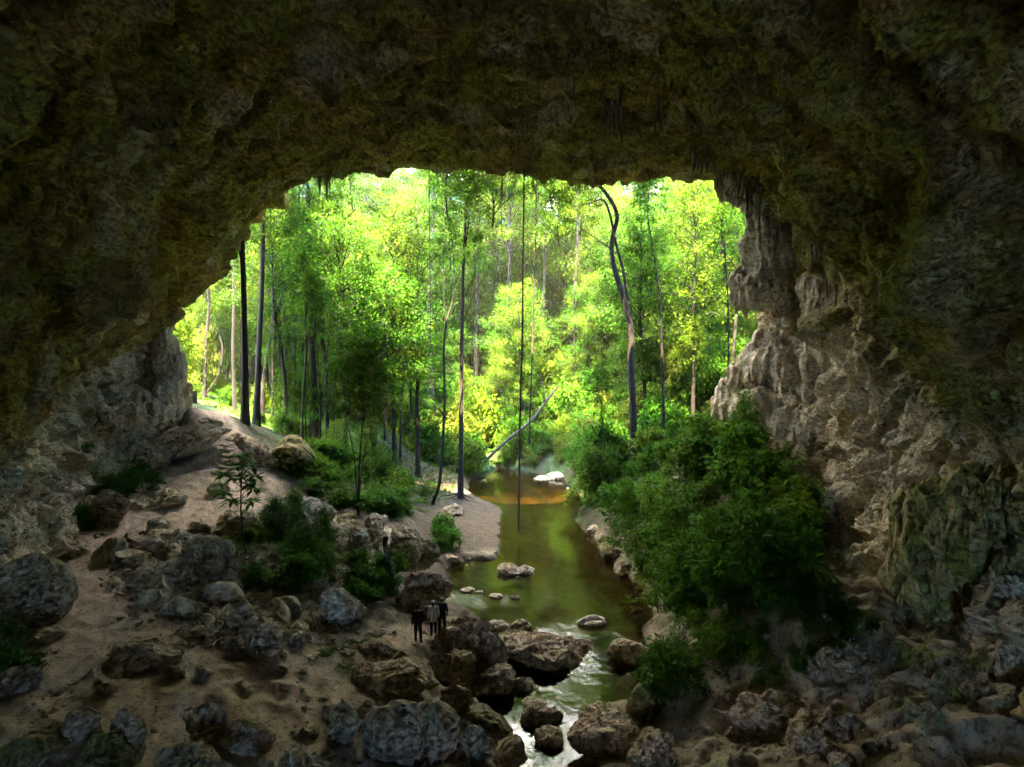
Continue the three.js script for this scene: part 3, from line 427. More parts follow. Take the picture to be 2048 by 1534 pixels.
// ---------------------------------------------------------------- boulders
function mergeByPosition(g) { g.deleteAttribute('uv'); g.deleteAttribute('normal'); const p = g.attributes.position, map = new Map(), P = [], I = []; for (let i = 0; i < p.count; i++) { const k = `${Math.round(p.getX(i) * 1e4)},${Math.round(p.getY(i) * 1e4)},${Math.round(p.getZ(i) * 1e4)}`; if (!map.has(k)) { map.set(k, P.length / 3); P.push(p.getX(i), p.getY(i), p.getZ(i)); } I.push(map.get(k)); } const n = new THREE.BufferGeometry(); n.setAttribute('position', new THREE.Float32BufferAttribute(P, 3)); n.setIndex(I); return n; }
const balls = new Map(), ball = (d) => { if (!balls.has(d)) balls.set(d, mergeByPosition(new THREE.IcosahedronGeometry(1, d))); return balls.get(d).clone(); };
const TONE = { grey: [[0.5, 0.43, 0.32], [0.68, 0.6, 0.46]], tan: [[0.52, 0.41, 0.28], [0.68, 0.57, 0.43]], brown: [[0.40, 0.325, 0.235], [0.55, 0.46, 0.35]], pale: [[0.58, 0.54, 0.47], [0.74, 0.69, 0.61]], moss: [[0.24, 0.22, 0.08], [0.40, 0.34, 0.18]] };
function rockGeo(seed, sx, sy, sz, kind, tone, detail) {
  const r = rng(seed * 77 + 5), g = ball(detail), p = g.attributes.position, s0 = r() * 50, planes = [], n = kind === 'shard' ? 13 : kind === 'block' ? 9 : kind === 'slab' ? 8 : kind === 'round' ? 7 : 7;
  for (let k = 0; k < n; k++) planes.push([V3(r() - 0.5, (r() - 0.5) * (kind === 'block' ? 0.5 : 1), r() - 0.5).normalize(), kind === 'shard' ? 0.4 + r() * 0.34 : kind === 'round' ? 0.66 + r() * 0.22 : 0.52 + r() * 0.3]);
  const m = (sx + sy + sz) / 3, q = V3();
  for (let i = 0; i < p.count; i++) {
    q.fromBufferAttribute(p, i);
    const big = 1 + 0.22 * noise(q.x * 1.1 + s0, q.y * 1.1, q.z * 1.1);
    q.multiplyScalar(big);
    for (const [a, h] of planes) { const d = q.dot(a) - h; if (d > 0) q.addScaledVector(a, -d * (kind === 'round' ? 0.7 : 0.92)); }
    let x = q.x * sx, y = q.y * sy, z = q.z * sz;
    const w = noise(x * 0.8 + s0, y * 0.8, z * 0.8), l = Math.hypot(q.x, q.y, q.z) || 1;
    let d;
    if (kind === 'karst') { const cr = ridge(x * 0.8 + s0, y * 1.3 + w, z * 0.8, 5), pit = Math.abs(fbm(x * 1.8, y * 1.8 + s0, z * 1.8, 4)); d = 0.30 * cr - 0.5 * Math.max(0, 0.16 - pit) - 0.16 * sstep(0.55, 0.9, ridge(x * 0.45 + s0, y * 0.5, z * 0.45 + 3, 2)) - 0.08; }
    else if (kind === 'round') d = 0.14 * fbm(x * 0.7 + s0, y * 0.7, z * 0.7, 5) - 0.09 * sstep(0.75, 0.95, ridge(x * 0.5 + s0, y * 0.8, z * 0.5, 1));
    else { const f = (y * 1.6 + w * 0.8 + x * 0.2); d = 0.16 * ridge(x * 1.0 + s0, y * 1.6 + w, z * 1.0, 5) + 0.13 * (f - Math.floor(f)) - 0.12 * sstep(0.6, 0.9, ridge(x * 0.5 + s0, y * 0.4, z * 0.5 + 3, 2)) - 0.09; }
    d *= Math.min(1.25, 0.35 + m * 0.7);
    p.setXYZ(i, x + q.x / l * d, y + q.y / l * d, z + q.z / l * d);
  }
  g.computeVertexNormals();
  const [a, b] = TONE[tone];
  return boxUV(colorBy(g, (x, y, z) => { const k = fbm(x * 0.9 + s0, y * 0.9, z * 0.9, 4), e = noise(x * 3 + s0, y * 3, z * 3), o = fbm(x * 1.3, y * 1.3 + s0, z * 1.3, 3); let c = mixc(a, b, sstep(-0.25, 0.25, k + e * 0.12)); if (tone === 'moss' || tone === 'grey') c = mixc(c, [0.13, 0.16, 0.035], sstep(tone === 'moss' ? -0.05 : 0.22, tone === 'moss' ? 0.2 : 0.4, o) * 0.85); return mixc(c, [0.2, 0.16, 0.11], sstep(0.18, 0.4, -k) * 0.5); }));
}
let rockSeed = 1;
function rock(name, px, py, w, h, kind, tone, label, o = {}) {   // px, py: the middle of its foot; w, h in pixels
  const p = o.D ? at(px, py, o.D) : name === 'stream_rock' ? march(px, py, (x, d) => Math.max(land(x, d), waterLevel(x, d))) : spot(px, py), D = -p.z, k = D / FOCAL, sx = w * k / 2, sz = sx * (o.deep ?? 0.85), sy = h * k / 2 * (o.tall ?? 1.0), pxw = w / 2;
  const det = o.detail ?? clamp(Math.round(pxw / 2), 10, 30);
  const m = solo(name, rockGeo(rockSeed++, sx, sy, sz, kind, tone, det), M.rock, label, 'rock', V3(p.x, p.y + sy * (o.sink ?? 0.62), p.z - sz * 0.55), o.group);
  m.rotation.set(o.rx ?? 0, o.ry ?? 0, o.rz ?? 0);
  return m;
}
rock('boulder', 348, 925, 225, 74, 'slab', 'tan', 'long tilted tan boulder slab left of the stone steps', { rz: 0.33, deep: 0.45, sink: 0.95, detail: 31 });
rock('boulder', 276, 950, 100, 84, 'karst', 'grey', 'craggy grey boulder with a leafy bush at its foot, below the tilted slab', { sink: 0.8 });
rock('boulder', 340, 868, 66, 66, 'karst', 'tan', 'craggy tan boulder behind the upper end of the tilted slab', { sink: 0.7 });
rock('boulder', 405, 868, 60, 44, 'slab', 'brown', 'small brown boulder behind the top of the tilted slab', { sink: 0.7 });
rock('boulder', 212, 1056, 88, 80, 'block', 'brown', 'dark blocky boulder at the foot of the left wall', { sink: 0.75 });
rock('boulder', 330, 1016, 78, 40, 'slab', 'grey', 'flat broken grey boulder on the sand below the craggy one');
rock('boulder', 268, 1018, 60, 30, 'slab', 'grey', 'low grey boulder between dark block and sandy path');
rock('boulder', 146, 1112, 62, 36, 'karst', 'grey', 'low grey boulder at the path edge below the left wall');
rock('boulder', 30, 1262, 175, 180, 'round', 'brown', 'huge rounded brown boulder cut off by the left edge', { sink: 0.7, detail: 31 });
rock('boulder', 432, 990, 46, 38, 'karst', 'grey', 'single dark pitted boulder in the middle of the sandy path');
rock('boulder', 508, 925, 110, 40, 'slab', 'tan', 'slanting tan slab edging the right side of the steps', { rz: -0.62, deep: 0.4, sink: 1.0 });
rock('boulder', 575, 940, 100, 84, 'round', 'moss', 'rounded mossy boulder right of the slanting slab');
rock('boulder', 585, 1082, 165, 95, 'karst', 'pale', 'broad pale cracked boulder behind the leafy shrubs', { sink: 0.75, detail: 31 });
rock('boulder', 468, 1068, 96, 52, 'karst', 'grey', 'pitted grey boulder left of the broad pale one');
rock('boulder', 345, 1112, 100, 62, 'karst', 'grey', 'largest craggy boulder of the rubble heap, beside the path');
rock('boulder', 405, 1145, 104, 76, 'karst', 'brown', 'craggy brown boulder in the middle of the rubble heap');
rock('boulder', 395, 1062, 50, 28, 'slab', 'grey', 'small flat grey boulder at the top of the rubble heap');
rock('boulder', 830, 1142, 112, 126, 'karst', 'grey', 'tall overhanging grey boulder beside the gravel bar', { sink: 0.55, detail: 31 });
rock('boulder', 746, 1098, 44, 66, 'karst', 'pale', 'narrow pale boulder left of the overhanging one');
rock('boulder', 712, 1120, 54, 74, 'karst', 'pale', 'upright pale boulder beside the mossy rock stairs');
rock('boulder', 748, 1058, 52, 32, 'karst', 'pale', 'small pale boulder above the narrow one');
rock('boulder', 842, 1226, 118, 86, 'karst', 'brown', 'broad pitted boulder below the overhanging one', { sink: 0.7, detail: 31 });
rock('boulder', 672, 1248, 72, 80, 'karst', 'pale', 'pale craggy boulder above the dark stones', { sink: 0.75 });
rock('boulder', 712, 1240, 44, 44, 'karst', 'grey', 'small grey boulder leaning on the pale craggy one');
rock('boulder', 530, 1314, 92, 62, 'block', 'brown', 'dark square-cut boulder at the lower end of the rubble', { sink: 0.75, ry: 0.3 });
rock('boulder', 470, 1306, 46, 36, 'block', 'brown', 'small brown block left of the dark square boulder');
rock('boulder', 590, 1290, 50, 36, 'slab', 'brown', 'small tilted slab right of the dark square boulder', { rz: 0.3 });
rock('boulder', 262, 1335, 180, 52, 'slab', 'brown', 'low worn rock table rising from the sandy floor', { sink: 0.2, detail: 31, rz: 0.12 });
rock('boulder', 72, 1290, 80, 34, 'slab', 'brown', 'flat brown rock on the sand near the huge left boulder', { sink: 0.4 });
rock('boulder', 345, 1362, 50, 36, 'block', 'brown', 'small dark rock on the sand, left one of a pair', { sink: 0.5 });
rock('boulder', 398, 1366, 48, 40, 'karst', 'brown', 'small dark rock on the sand, right one of a pair', { sink: 0.5 });
rock('boulder', 205, 1392, 40, 26, 'karst', 'brown', 'small dark rock alone on the lower sand');
rock('boulder', 30, 1390, 84, 70, 'karst', 'brown', 'dark craggy boulder at the left edge under green plants');
rock('boulder', 160, 1490, 84, 78, 'block', 'brown', 'dark angular boulder left of the upright black block');
rock('boulder', 246, 1540, 82, 134, 'block', 'brown', 'upright black block at the bottom edge', { sink: 0.75, deep: 0.6 });
rock('boulder', 60, 1520, 130, 70, 'karst', 'moss', 'mossy boulder in the bottom left corner');
rock('boulder', 180, 1580, 140, 110, 'slab', 'moss', 'mossy ridge-shaped boulder cut off by the bottom edge');
rock('boulder', 405, 1492, 104, 84, 'block', 'brown', 'dark flat-topped boulder on the lower sand');
rock('boulder', 482, 1512, 112, 82, 'karst', 'brown', 'dark pitted boulder beside the flat-topped one');
rock('boulder', 368, 1585, 130, 100, 'karst', 'brown', 'dark boulder at the bottom edge below the flat-topped one');
rock('boulder', 600, 1560, 96, 56, 'karst', 'grey', 'grey pitted boulder at the bottom edge');
rock('boulder', 520, 1570, 60, 50, 'block', 'brown', 'small dark boulder between two at the bottom edge');
rock('boulder', 682, 1490, 78, 100, 'karst', 'grey', 'pitted grey boulder left of the great rounded boulder');
rock('boulder', 786, 1530, 146, 160, 'round', 'brown', 'great rounded brown boulder in the foreground', { sink: 0.62, detail: 31 });
rock('boulder', 862, 1528, 112, 150, 'round', 'brown', 'tall split brown boulder right of the great rounded one', { sink: 0.62, rz: -0.25, detail: 31 });
rock('boulder', 800, 1392, 150, 78, 'round', 'brown', 'smooth brown boulder behind the great rounded one', { sink: 0.5 });
rock('boulder', 735, 1372, 90, 48, 'round', 'brown', 'smooth low boulder left of the walkers', { sink: 0.45 });
rock('boulder', 765, 1340, 120, 44, 'slab', 'brown', 'dark sloping slab below the walkers', { sink: 0.5, rz: -0.3 });
rock('outcrop', 935, 1300, 130, 80, 'karst', 'brown', 'pitted outcrop under the walkers, beside the water', { sink: 0.4, detail: 31 });
rock('outcrop', 978, 1330, 70, 96, 'block', 'brown', 'fluted rock wall dropping to the water below the walkers', { sink: 0.4 });
rock('outcrop', 895, 1365, 110, 84, 'karst', 'brown', 'pitted rock slope below the walkers', { sink: 0.4, detail: 31 });
rock('outcrop', 985, 1398, 96, 76, 'karst', 'brown', 'round-shouldered rock at the near water edge', { sink: 0.55, detail: 31 });
rock('outcrop', 905, 1425, 70, 60, 'karst', 'brown', 'brown broken rock above the small green pool', { sink: 0.5 });
rock('outcrop', 900, 1520, 90, 80, 'karst', 'brown', 'brown rock right of the tall split boulder', { sink: 0.5 });
rock('outcrop', 948, 1530, 74, 120, 'slab', 'grey', 'flat grey stained slab at the bottom edge', { sink: 0.4, rx: 0.5 });
rock('outcrop', 1012, 1540, 84, 90, 'slab', 'tan', 'flat tan slab at the bottom edge beside the water', { sink: 0.4, rx: 0.4 });
rock('outcrop', 985, 1465, 90, 30, 'slab', 'moss', 'mossy rock rim between slab and pool', { sink: 0.5, rz: -0.5 });
rock('stream_rock', 1105, 1325, 190, 64, 'karst', 'brown', 'long pitted rock bar lying across the stream', { sink: 0.30, detail: 31, rz: -0.12 });
rock('stream_rock', 1040, 1268, 48, 30, 'karst', 'brown', 'small craggy rock at the head of the rock bar', { sink: 0.33 });
rock('stream_rock', 996, 1258, 50, 18, 'round', 'grey', 'smooth grey rock in the chute by the rock bar', { sink: 0.33 });
rock('stream_rock', 1185, 1252, 58, 28, 'round', 'pale', 'single pale rounded rock in the pool', { sink: 0.30 });
rock('stream_rock', 1255, 1322, 84, 46, 'karst', 'grey', 'grey craggy rock at the right end of the chute', { sink: 0.30 });
rock('stream_rock', 1022, 1150, 56, 26, 'slab', 'tan', 'flat tan rock in the pool at the tip of the gravel bar', { sink: 0.28, rz: -0.25 });
rock('stream_rock', 1056, 1148, 36, 26, 'slab', 'pale', 'pale split rock next to the flat tan one in the pool', { sink: 0.28 });
rock('stream_rock', 934, 1184, 34, 8, 'round', 'tan', 'low tan rock just above water by the left shore', { sink: 0.33 });
rock('stream_rock', 958, 1186, 20, 7, 'round', 'tan', 'tiny tan rock right of the low one by the left shore', { sink: 0.33 });
rock('stream_rock', 1030, 1198, 20, 11, 'round', 'grey', 'tiny grey rock in mid pool', { sink: 0.33 });
rock('stream_rock', 990, 1196, 34, 9, 'round', 'grey', 'low dark rock in the bright ripples', { sink: 0.30 });
rock('stream_rock', 1045, 1380, 42, 32, 'karst', 'brown', 'small round rock in the lower channel', { sink: 0.30 });
rock('stream_rock', 1070, 1412, 50, 12, 'round', 'brown', 'flat wet dark rock in the lower channel', { sink: 0.28 });
rock('stream_rock', 1085, 1452, 92, 52, 'karst', 'brown', 'pitted rock dividing the lower channel', { sink: 0.28 });
rock('stream_rock', 1100, 1490, 66, 50, 'round', 'tan', 'rounded tan rock below the dividing rock', { sink: 0.28 });
rock('outcrop', 1225, 1500, 160, 90, 'karst', 'tan', 'fluted rock bank at the lower right of the stream', { sink: 0.45, detail: 31 });
rock('outcrop', 1290, 1450, 70, 110, 'round', 'moss', 'tall mossy rounded rock on the right stream bank', { sink: 0.5 });
rock('outcrop', 1320, 1340, 64, 70, 'round', 'moss', 'mossy rounded rock above the grey craggy one', { sink: 0.5 });
rock('outcrop', 1310, 1550, 120, 90, 'karst', 'tan', 'folded tan rock at the bottom edge right of the stream', { sink: 0.45 });
rock('outcrop', 1560, 1440, 170, 80, 'karst', 'tan', 'rough tan rock shelf on the lower right floor', { sink: -0.05, detail: 31 });
rock('outcrop', 1660, 1500, 160, 80, 'karst', 'tan', 'pitted low shelf near the bottom right', { sink: 0.0, detail: 31 });
rock('outcrop', 1470, 1300, 110, 50, 'round', 'brown', 'smooth brown rock among the bushes of the right bank', { sink: 0.4 });
rock('outcrop', 1700, 1330, 140, 60, 'karst', 'tan', 'tan rock hump on the bare right slope', { sink: -0.1 });
rock('bank_rock', 1215, 1085, 64, 34, 'slab', 'brown', 'flat brown rock on the right shore under ferns', { sink: 0.55 });
rock('bank_rock', 1225, 1118, 66, 44, 'round', 'moss', 'mossy rock on the right shore below the flat brown one', { sink: 0.55 });
rock('bank_rock', 1190, 1064, 34, 16, 'slab', 'tan', 'small tan rock at the right shore by the fallen log', { sink: 0.6 });
rock('bank_rock', 1250, 1150, 50, 34, 'karst', 'brown', 'brown rock at the right shore, lowest of the row', { sink: 0.55 });
rock('bank_rock', 1232, 1060, 44, 48, 'karst', 'brown', 'brown rock behind the fallen log', { sink: 0.6 });
rock('bank_rock', 1085, 968, 44, 18, 'round', 'tan', 'pale rock at the far shore of the pool', { sink: 0.6 });
rock('bank_rock', 1112, 962, 40, 24, 'karst', 'tan', 'craggy rock at the far shore beside the pale one', { sink: 0.6 });
rock('bank_rock', 966, 968, 18, 12, 'round', 'pale', 'small pale rock at the far left shore', { sink: 0.6 });
rock('bank_rock', 905, 1030, 44, 24, 'karst', 'brown', 'brown rock beside the upper gravel bar', { sink: 0.5 });
rock('bank_rock', 900, 1120, 30, 16, 'slab', 'tan', 'small tan rock on the gravel by the overhanging boulder', { sink: 0.5 });
rock('boulder', 1705, 800, 90, 46, 'karst', 'brown', 'dark pitted boulder at the back of the wall ledge', { D: 43, sink: 0.5 });

// loose rubble, one object each
{
  const kinds = [...Array(14)].map((_, v) => rockGeo(400 + v, 0.5, 0.36 + (v % 3) * 0.07, 0.45, 'shard', ['grey', 'brown', 'brown', 'grey', 'brown'][v % 5], 9));
  const r = rng(12), zone = (n, poly, s0, s1, label, group, pick = 14) => {
    let k = 0, tries = 0;
    const xs = poly.map((p) => p[0]), ys = poly.map((p) => p[1]);
    while (k < n && tries++ < n * 30) {
      const px = lerp(Math.min(...xs), Math.max(...xs), r()), py = lerp(Math.min(...ys), Math.max(...ys), r());
      let inside = false; for (let a = 0, b = poly.length - 1; a < poly.length; b = a++) if ((poly[a][1] > py) !== (poly[b][1] > py) && px < (poly[b][0] - poly[a][0]) * (py - poly[a][1]) / (poly[b][1] - poly[a][1]) + poly[a][0]) inside = !inside;
      if (!inside) continue;
      const p = spot(px, py), s = lerp(s0, s1, Math.pow(r(), 2.2)), m = solo('loose_stone', kinds[Math.floor(r() * pick)], M.rock, label, 'stone', p.add(V3(0, s * 0.06, 0)), group);
      m.scale.set(s * (0.8 + r() * 0.5), s * (0.7 + r() * 0.5), s * (0.8 + r() * 0.5)); m.rotation.set((r() - 0.5) * 0.7, r() * 6.3, (r() - 0.5) * 0.7); k++;
    }
  };
  const debris = (n, poly, s0, s1) => { const lots = kinds.slice(0, 5).map(() => []), xs = poly.map((p) => p[0]), ys = poly.map((p) => p[1]), q = new THREE.Object3D(); for (let k = 0; k < n; k++) { const p = spot(lerp(Math.min(...xs), Math.max(...xs), r()), lerp(Math.min(...ys), Math.max(...ys), r())); if (shoreDistance(p.x, -p.z) < 0.05 || near(sandWay, p.x, -p.z) > 0.45 + r() * 0.5) continue; const s = lerp(s0, s1, Math.pow(r(), 3)); q.position.copy(p); q.rotation.set(r() * 3, r() * 6, r() * 3); q.scale.set(s, s * 0.8, s * (0.7 + r() * 0.6)); q.updateMatrix(); lots[Math.floor(r() * 5)].push(q.matrix.clone()); } return lots; };
  const heap = new THREE.Group(); heap.name = 'scattered_rubble'; Object.assign(heap.userData, { kind: 'stuff', label: 'small broken stones scattered over the cave floor', category: 'rubble' }); scene.add(heap);
  const all = kinds.slice(0, 5).map(() => []);
  for (const z of [[1500, [[190, 1060], [720, 1320]], 0.12, 0.7], [500, [[20, 1300], [900, 1534]], 0.07, 0.4], [140, [[1280, 1380], [1800, 1534]], 0.08, 0.3], [160, [[880, 1060], [1000, 1130]], 0.06, 0.2], [250, [[880, 1280], [1040, 1534]], 0.1, 0.4], [160, [[640, 1180], [880, 1300]], 0.08, 0.35]]) debris(...z).forEach((l, i) => all[i].push(...l));
  const chips = kinds.slice(0, 5).map((_, v) => rockGeo(480 + v, 0.5, 0.4, 0.45, 'shard', ['grey', 'brown', 'brown', 'grey', 'brown'][v], 3));
  all.forEach((l, i) => { const m = new THREE.InstancedMesh(chips[i], M.rock, l.length); m.name = 'stones'; m.userData.kind = 'stuff'; l.forEach((a, k) => m.setMatrixAt(k, a)); m.castShadow = m.receiveShadow = true; heap.add(m); });
  zone(135, [[330, 1050], [440, 1090], [480, 1180], [600, 1230], [700, 1250], [590, 1310], [430, 1310], [330, 1230], [190, 1150], [230, 1090]], 0.45, 2.1, 'loose grey stone lying in the rubble heap between path and shrubs', 'stones of the rubble heap');
  zone(26, [[20, 1270], [330, 1300], [640, 1350], [650, 1480], [60, 1480]], 0.15, 0.7, 'loose stone half sunk in the sandy cave floor', 'stones on the sandy floor');
  zone(30, [[600, 1390], [760, 1400], [900, 1440], [880, 1534], [600, 1534]], 0.25, 0.9, 'loose stone wedged among the foreground boulders', 'stones among the foreground boulders');
  zone(24, [[890, 1080], [960, 1110], [1000, 1105], [985, 1125], [900, 1160], [880, 1130]], 0.1, 0.45, 'small stone on the gravel bar edge', 'stones on the gravel bar');
  zone(10, [[1330, 1420], [1600, 1330], [1780, 1400], [1760, 1534], [1300, 1534]], 0.25, 1.1, 'loose stone on the rough floor at lower right', 'stones on the lower right floor');
  zone(22, [[1170, 1050], [1260, 1130], [1320, 1230], [1300, 1280], [1230, 1150]], 0.2, 0.7, 'small wet stone along the right shore', 'stones along the right shore');
  zone(18, [[960, 1280], [1010, 1300], [1030, 1400], [920, 1420], [880, 1400]], 0.25, 0.8, 'broken stone at the near left water edge', 'stones at the near water edge');
  zone(16, [[980, 945], [1130, 955], [1160, 1000], [1140, 1000], [1100, 965]], 0.25, 0.8, 'stone at the far shore of the pool', 'stones at the far shore');
}
// stone steps on the path up to the forest
{
  const steps = [[438, 946, 58], [446, 934, 56], [440, 922, 54], [450, 911, 56], [444, 900, 52], [456, 890, 52], [460, 880, 48], [470, 871, 44]];
  const words = ['lowest', 'second', 'third', 'fourth', 'fifth', 'sixth', 'seventh', 'topmost'];
  steps.forEach(([px, py, w], k) => { const p = spot(px, py), s = w * -p.z / FOCAL / 2; const m = solo('stone_step', rockGeo(600 + k, s, 0.13, 0.42, 'slab', 'tan', 14), M.rock, `${words[k]} worn tan stone step on the path up to the forest`, 'step', p.add(V3(0, 0.05, -0.2)), 'stone steps'); m.rotation.y = (k % 3 - 1) * 0.12; });
}
// moss-grown rock stairs running down between shrubs and pale boulders
{
  const st = thing('mossy_rock_ridge', 'narrow ridge of stacked mossy ledges between shrubs and pale boulders', 'rock formation', V3(0, 0, 0));
  for (let k = 0; k < 17; k++) { const p = spot(686 + 6 * Math.sin(k) + k * 0.3, 1030 + k * 9.5), m = part('ledge', rockGeo(650 + k, 0.7 + 0.15 * Math.sin(k * 2.2), 0.3, 0.7, 'slab', k % 3 ? 'moss' : 'brown', 9), M.rock, st); m.position.copy(p).add(V3(0, 0.12, 0)); m.rotation.y = k; }
}

// ---------------------------------------------------------------- foliage
class Leaves {
  constructor() { this.P = []; this.C = []; this.I = []; }
  leaf(p, dir, up, len, wid, tint) {               // a folded blade: base, two sides, tip
    const P = this.P, n = P.length / 3, sx = dir.y * up.z - dir.z * up.y, sy = dir.z * up.x - dir.x * up.z, sz = dir.x * up.y - dir.y * up.x, l = Math.hypot(sx, sy, sz) || 1, w = wid / 2 / l, m = len * 0.48, lift = wid * 0.12;
    P.push(p.x, p.y, p.z, p.x + dir.x * m + sx * w + up.x * lift, p.y + dir.y * m + sy * w + up.y * lift, p.z + dir.z * m + sz * w + up.z * lift, p.x + dir.x * m - sx * w + up.x * lift, p.y + dir.y * m - sy * w + up.y * lift, p.z + dir.z * m - sz * w + up.z * lift, p.x + dir.x * len - up.x * len * 0.12, p.y + dir.y * len - up.y * len * 0.12, p.z + dir.z * len - up.z * len * 0.12);
    for (let k = 0; k < 4; k++) this.C.push(...tint);
    this.I.push(n, n + 1, n + 2, n + 1, n + 3, n + 2);
  }
  build() { const g = new THREE.BufferGeometry(); g.setAttribute('position', new THREE.Float32BufferAttribute(this.P, 3)); g.setAttribute('color', new THREE.Float32BufferAttribute(this.C, 3)); g.setIndex(this.I); g.computeVertexNormals(); return g; }
}
const tintOf = (r) => { const k = 0.65 + r() * 0.6, y = r(); return y > 0.93 ? [k * 1.7, k * 1.15, k * 0.9] : [k * (0.85 + y * 0.35), k, k * (0.8 + y * 0.3)]; };
function spray(L, r, c, rad, n, len, droop = 0.25) {      // a tuft of leaves round a twig end
  const d = V3(), u = V3(), q = V3();
  for (let k = 0; k < n; k++) {
    d.set(r() - 0.5, (r() - 0.5) * 0.8, r() - 0.5).normalize(); q.copy(c).addScaledVector(d, rad * Math.cbrt(r()) * 0.95);
    d.y -= droop; d.x += (r() - 0.5) * 0.6; d.z += (r() - 0.5) * 0.6; d.normalize();
    u.set((r() - 0.5) * 1.1, 1, (r() - 0.5) * 1.1); u.addScaledVector(d, -u.dot(d)).normalize();
    const l = len * (0.6 + r() * 0.7); L.leaf(q, d, u, l, l * 0.46, tintOf(r));
  }
}
function crownGeo(seed, H, spread, limbs, o = {}) {       // limbs with sub-limbs from an axis of height H; leaves in tufts at the twigs
  const r = rng(seed), L = new Leaves(), W = [], { len = 0.24, tufts = 5, per = 13, low = 0.05, taper = 0.55, tuftR = 0.6, axisR = 0.12 } = o;
  const wob = (h) => V3(0.5 * noise(h * 0.25, seed, 1), 0, 0.5 * noise(h * 0.25, seed, 5));
  const ax = []; for (let k = 0; k <= 8; k++) { const h = H * k / 8; ax.push(wob(h).add(V3(0, h, 0))); }
  W.push(tube(ax, ax.map((_, k) => axisR * (1.05 - k / 8)), 6));
  for (let i = 0; i < limbs; i++) {
    const f = low + (1 - low) * Math.pow((i + 0.5) / limbs, 0.9), az = i * 2.399 + r() * 0.7, l = spread * (1 - taper * f * f) * (0.55 + r() * 0.65), el = 0.1 + r() * 0.6 + f * 0.4, s = wob(H * f).add(V3(0, H * f, 0)), dir = V3(Math.cos(az) * Math.cos(el), Math.sin(el), Math.sin(az) * Math.cos(el));
    const e = s.clone().addScaledVector(dir, l); e.y -= l * 0.08; const m = s.clone().lerp(e, 0.5).add(V3((r() - 0.5) * l * 0.12, l * 0.1, (r() - 0.5) * l * 0.12)), line = smoothPath([s, m, e], 5);
    W.push(tube(line, [1, 0.8, 0.6, 0.4, 0.2].map((k) => k * axisR * 0.5), 4));
    const nt = Math.max(3, Math.round(tufts * (0.6 + l / spread)));
    for (let t = 0; t < nt; t++) {
      const g = 0.35 + 0.65 * (t + r()) / nt, b = line[Math.min(4, Math.floor(g * 4.99))].clone().lerp(line[Math.min(4, Math.floor(g * 4.99) + 1)], (g * 4.99) % 1), c = b.clone().add(V3(r() - 0.5, (r() - 0.4) * 0.7, r() - 0.5).multiplyScalar(l * 0.55));
      if (l > 1) W.push(tube([b, b.clone().lerp(c, 0.5).add(V3(0, 0.1, 0)), c], [axisR * 0.18, axisR * 0.13, axisR * 0.06], 3));
      spray(L, r, c, tuftR * (0.6 + r() * 0.7), Math.round(per * (0.6 + r() * 0.8)), len);
      spray(L, r, b.lerp(c, 0.6), tuftR * 0.7, Math.round(per * 0.4), len);
    }
  }
  return { wood: mergeGeometries(W), leaf: L.build() };
}
const CROWN = [crownGeo(1, 13, 4.6, 34, { tufts: 9, per: 15 }), crownGeo(2, 10, 5.2, 30, { tufts: 10, per: 15 }), crownGeo(3, 16, 3.8, 40, { tufts: 8, per: 14 }), crownGeo(4, 8, 4.4, 26, { tufts: 10, per: 16, taper: 0.3 }), crownGeo(5, 12, 5.0, 32, { tufts: 9, per: 15, len: 0.3 })];
const SMALL = [crownGeo(11, 5, 2.3, 22, { tufts: 6, per: 14, len: 0.2, tuftR: 0.42, axisR: 0.06 }), crownGeo(12, 6, 2.0, 24, { tufts: 6, per: 14, len: 0.22, tuftR: 0.42, axisR: 0.06 }), crownGeo(13, 4, 2.4, 20, { tufts: 7, per: 14, len: 0.2, tuftR: 0.42, axisR: 0.05 })];
const BUSH = [0, 1, 2, 3, 4].map((k) => crownGeo(21 + k, 1.15 + 0.12 * k, 1.15, 20, { tufts: 5, per: 13, len: 0.15 + 0.012 * k, tuftR: 0.26, axisR: 0.03, low: 0.0, taper: 0.5 }));
function fernGeo(seed, n, size) {
  const r = rng(seed), L = new Leaves(), W = [];
  for (let i = 0; i < n; i++) {
    const az = i / n * 6.283 + r() * 0.4, s = size * (0.7 + r() * 0.5), line = [];
    for (let k = 0; k <= 10; k++) { const f = k / 10; line.push(V3(Math.cos(az) * s * f * 0.9, s * (0.95 * f - 0.75 * f * f) + 0.05, Math.sin(az) * s * f * 0.9)); }
    W.push(tube(line, line.map((_, k) => 0.012 * (1 - k / 11)), 3));
    for (let k = 1; k < 22; k++) { const f = k / 22, i0 = Math.floor(f * 10), p = line[i0].clone().lerp(line[i0 + 1], f * 10 - i0), w = s * 0.26 * Math.sin(Math.min(1, f * 1.25 + 0.12) * Math.PI * 0.92), t = tintOf(r); for (const sd of [-1, 1]) L.leaf(p, V3(-Math.sin(az) * sd * 0.9 + Math.cos(az) * 0.35, -0.12, Math.cos(az) * sd * 0.9 + Math.sin(az) * 0.35).normalize(), V3(0, 1, 0), w, s * 0.055, t); }
  }
  return { wood: mergeGeometries(W), leaf: L.build() };
}
const FERN = [fernGeo(41, 11, 0.95), fernGeo(42, 9, 1.1)];
function trunkGeo(seed, H, r0, r1, lean, sides = 9) { const r = rng(seed), p = []; for (let k = 0; k <= 14; k++) { const f = k / 14, h = H * f; p.push(V3(lean * f * f + 0.4 * noise(h * 0.13, seed, 2) * f, h - 0.4, 0.4 * noise(h * 0.13, seed, 7) * f)); } return { geo: tube(p, p.map((_, k) => lerp(r0, r1, k / 14) * (1 + 0.9 * Math.exp(-k * 1.4))), sides, 0.14, seed), top: p[14] }; }

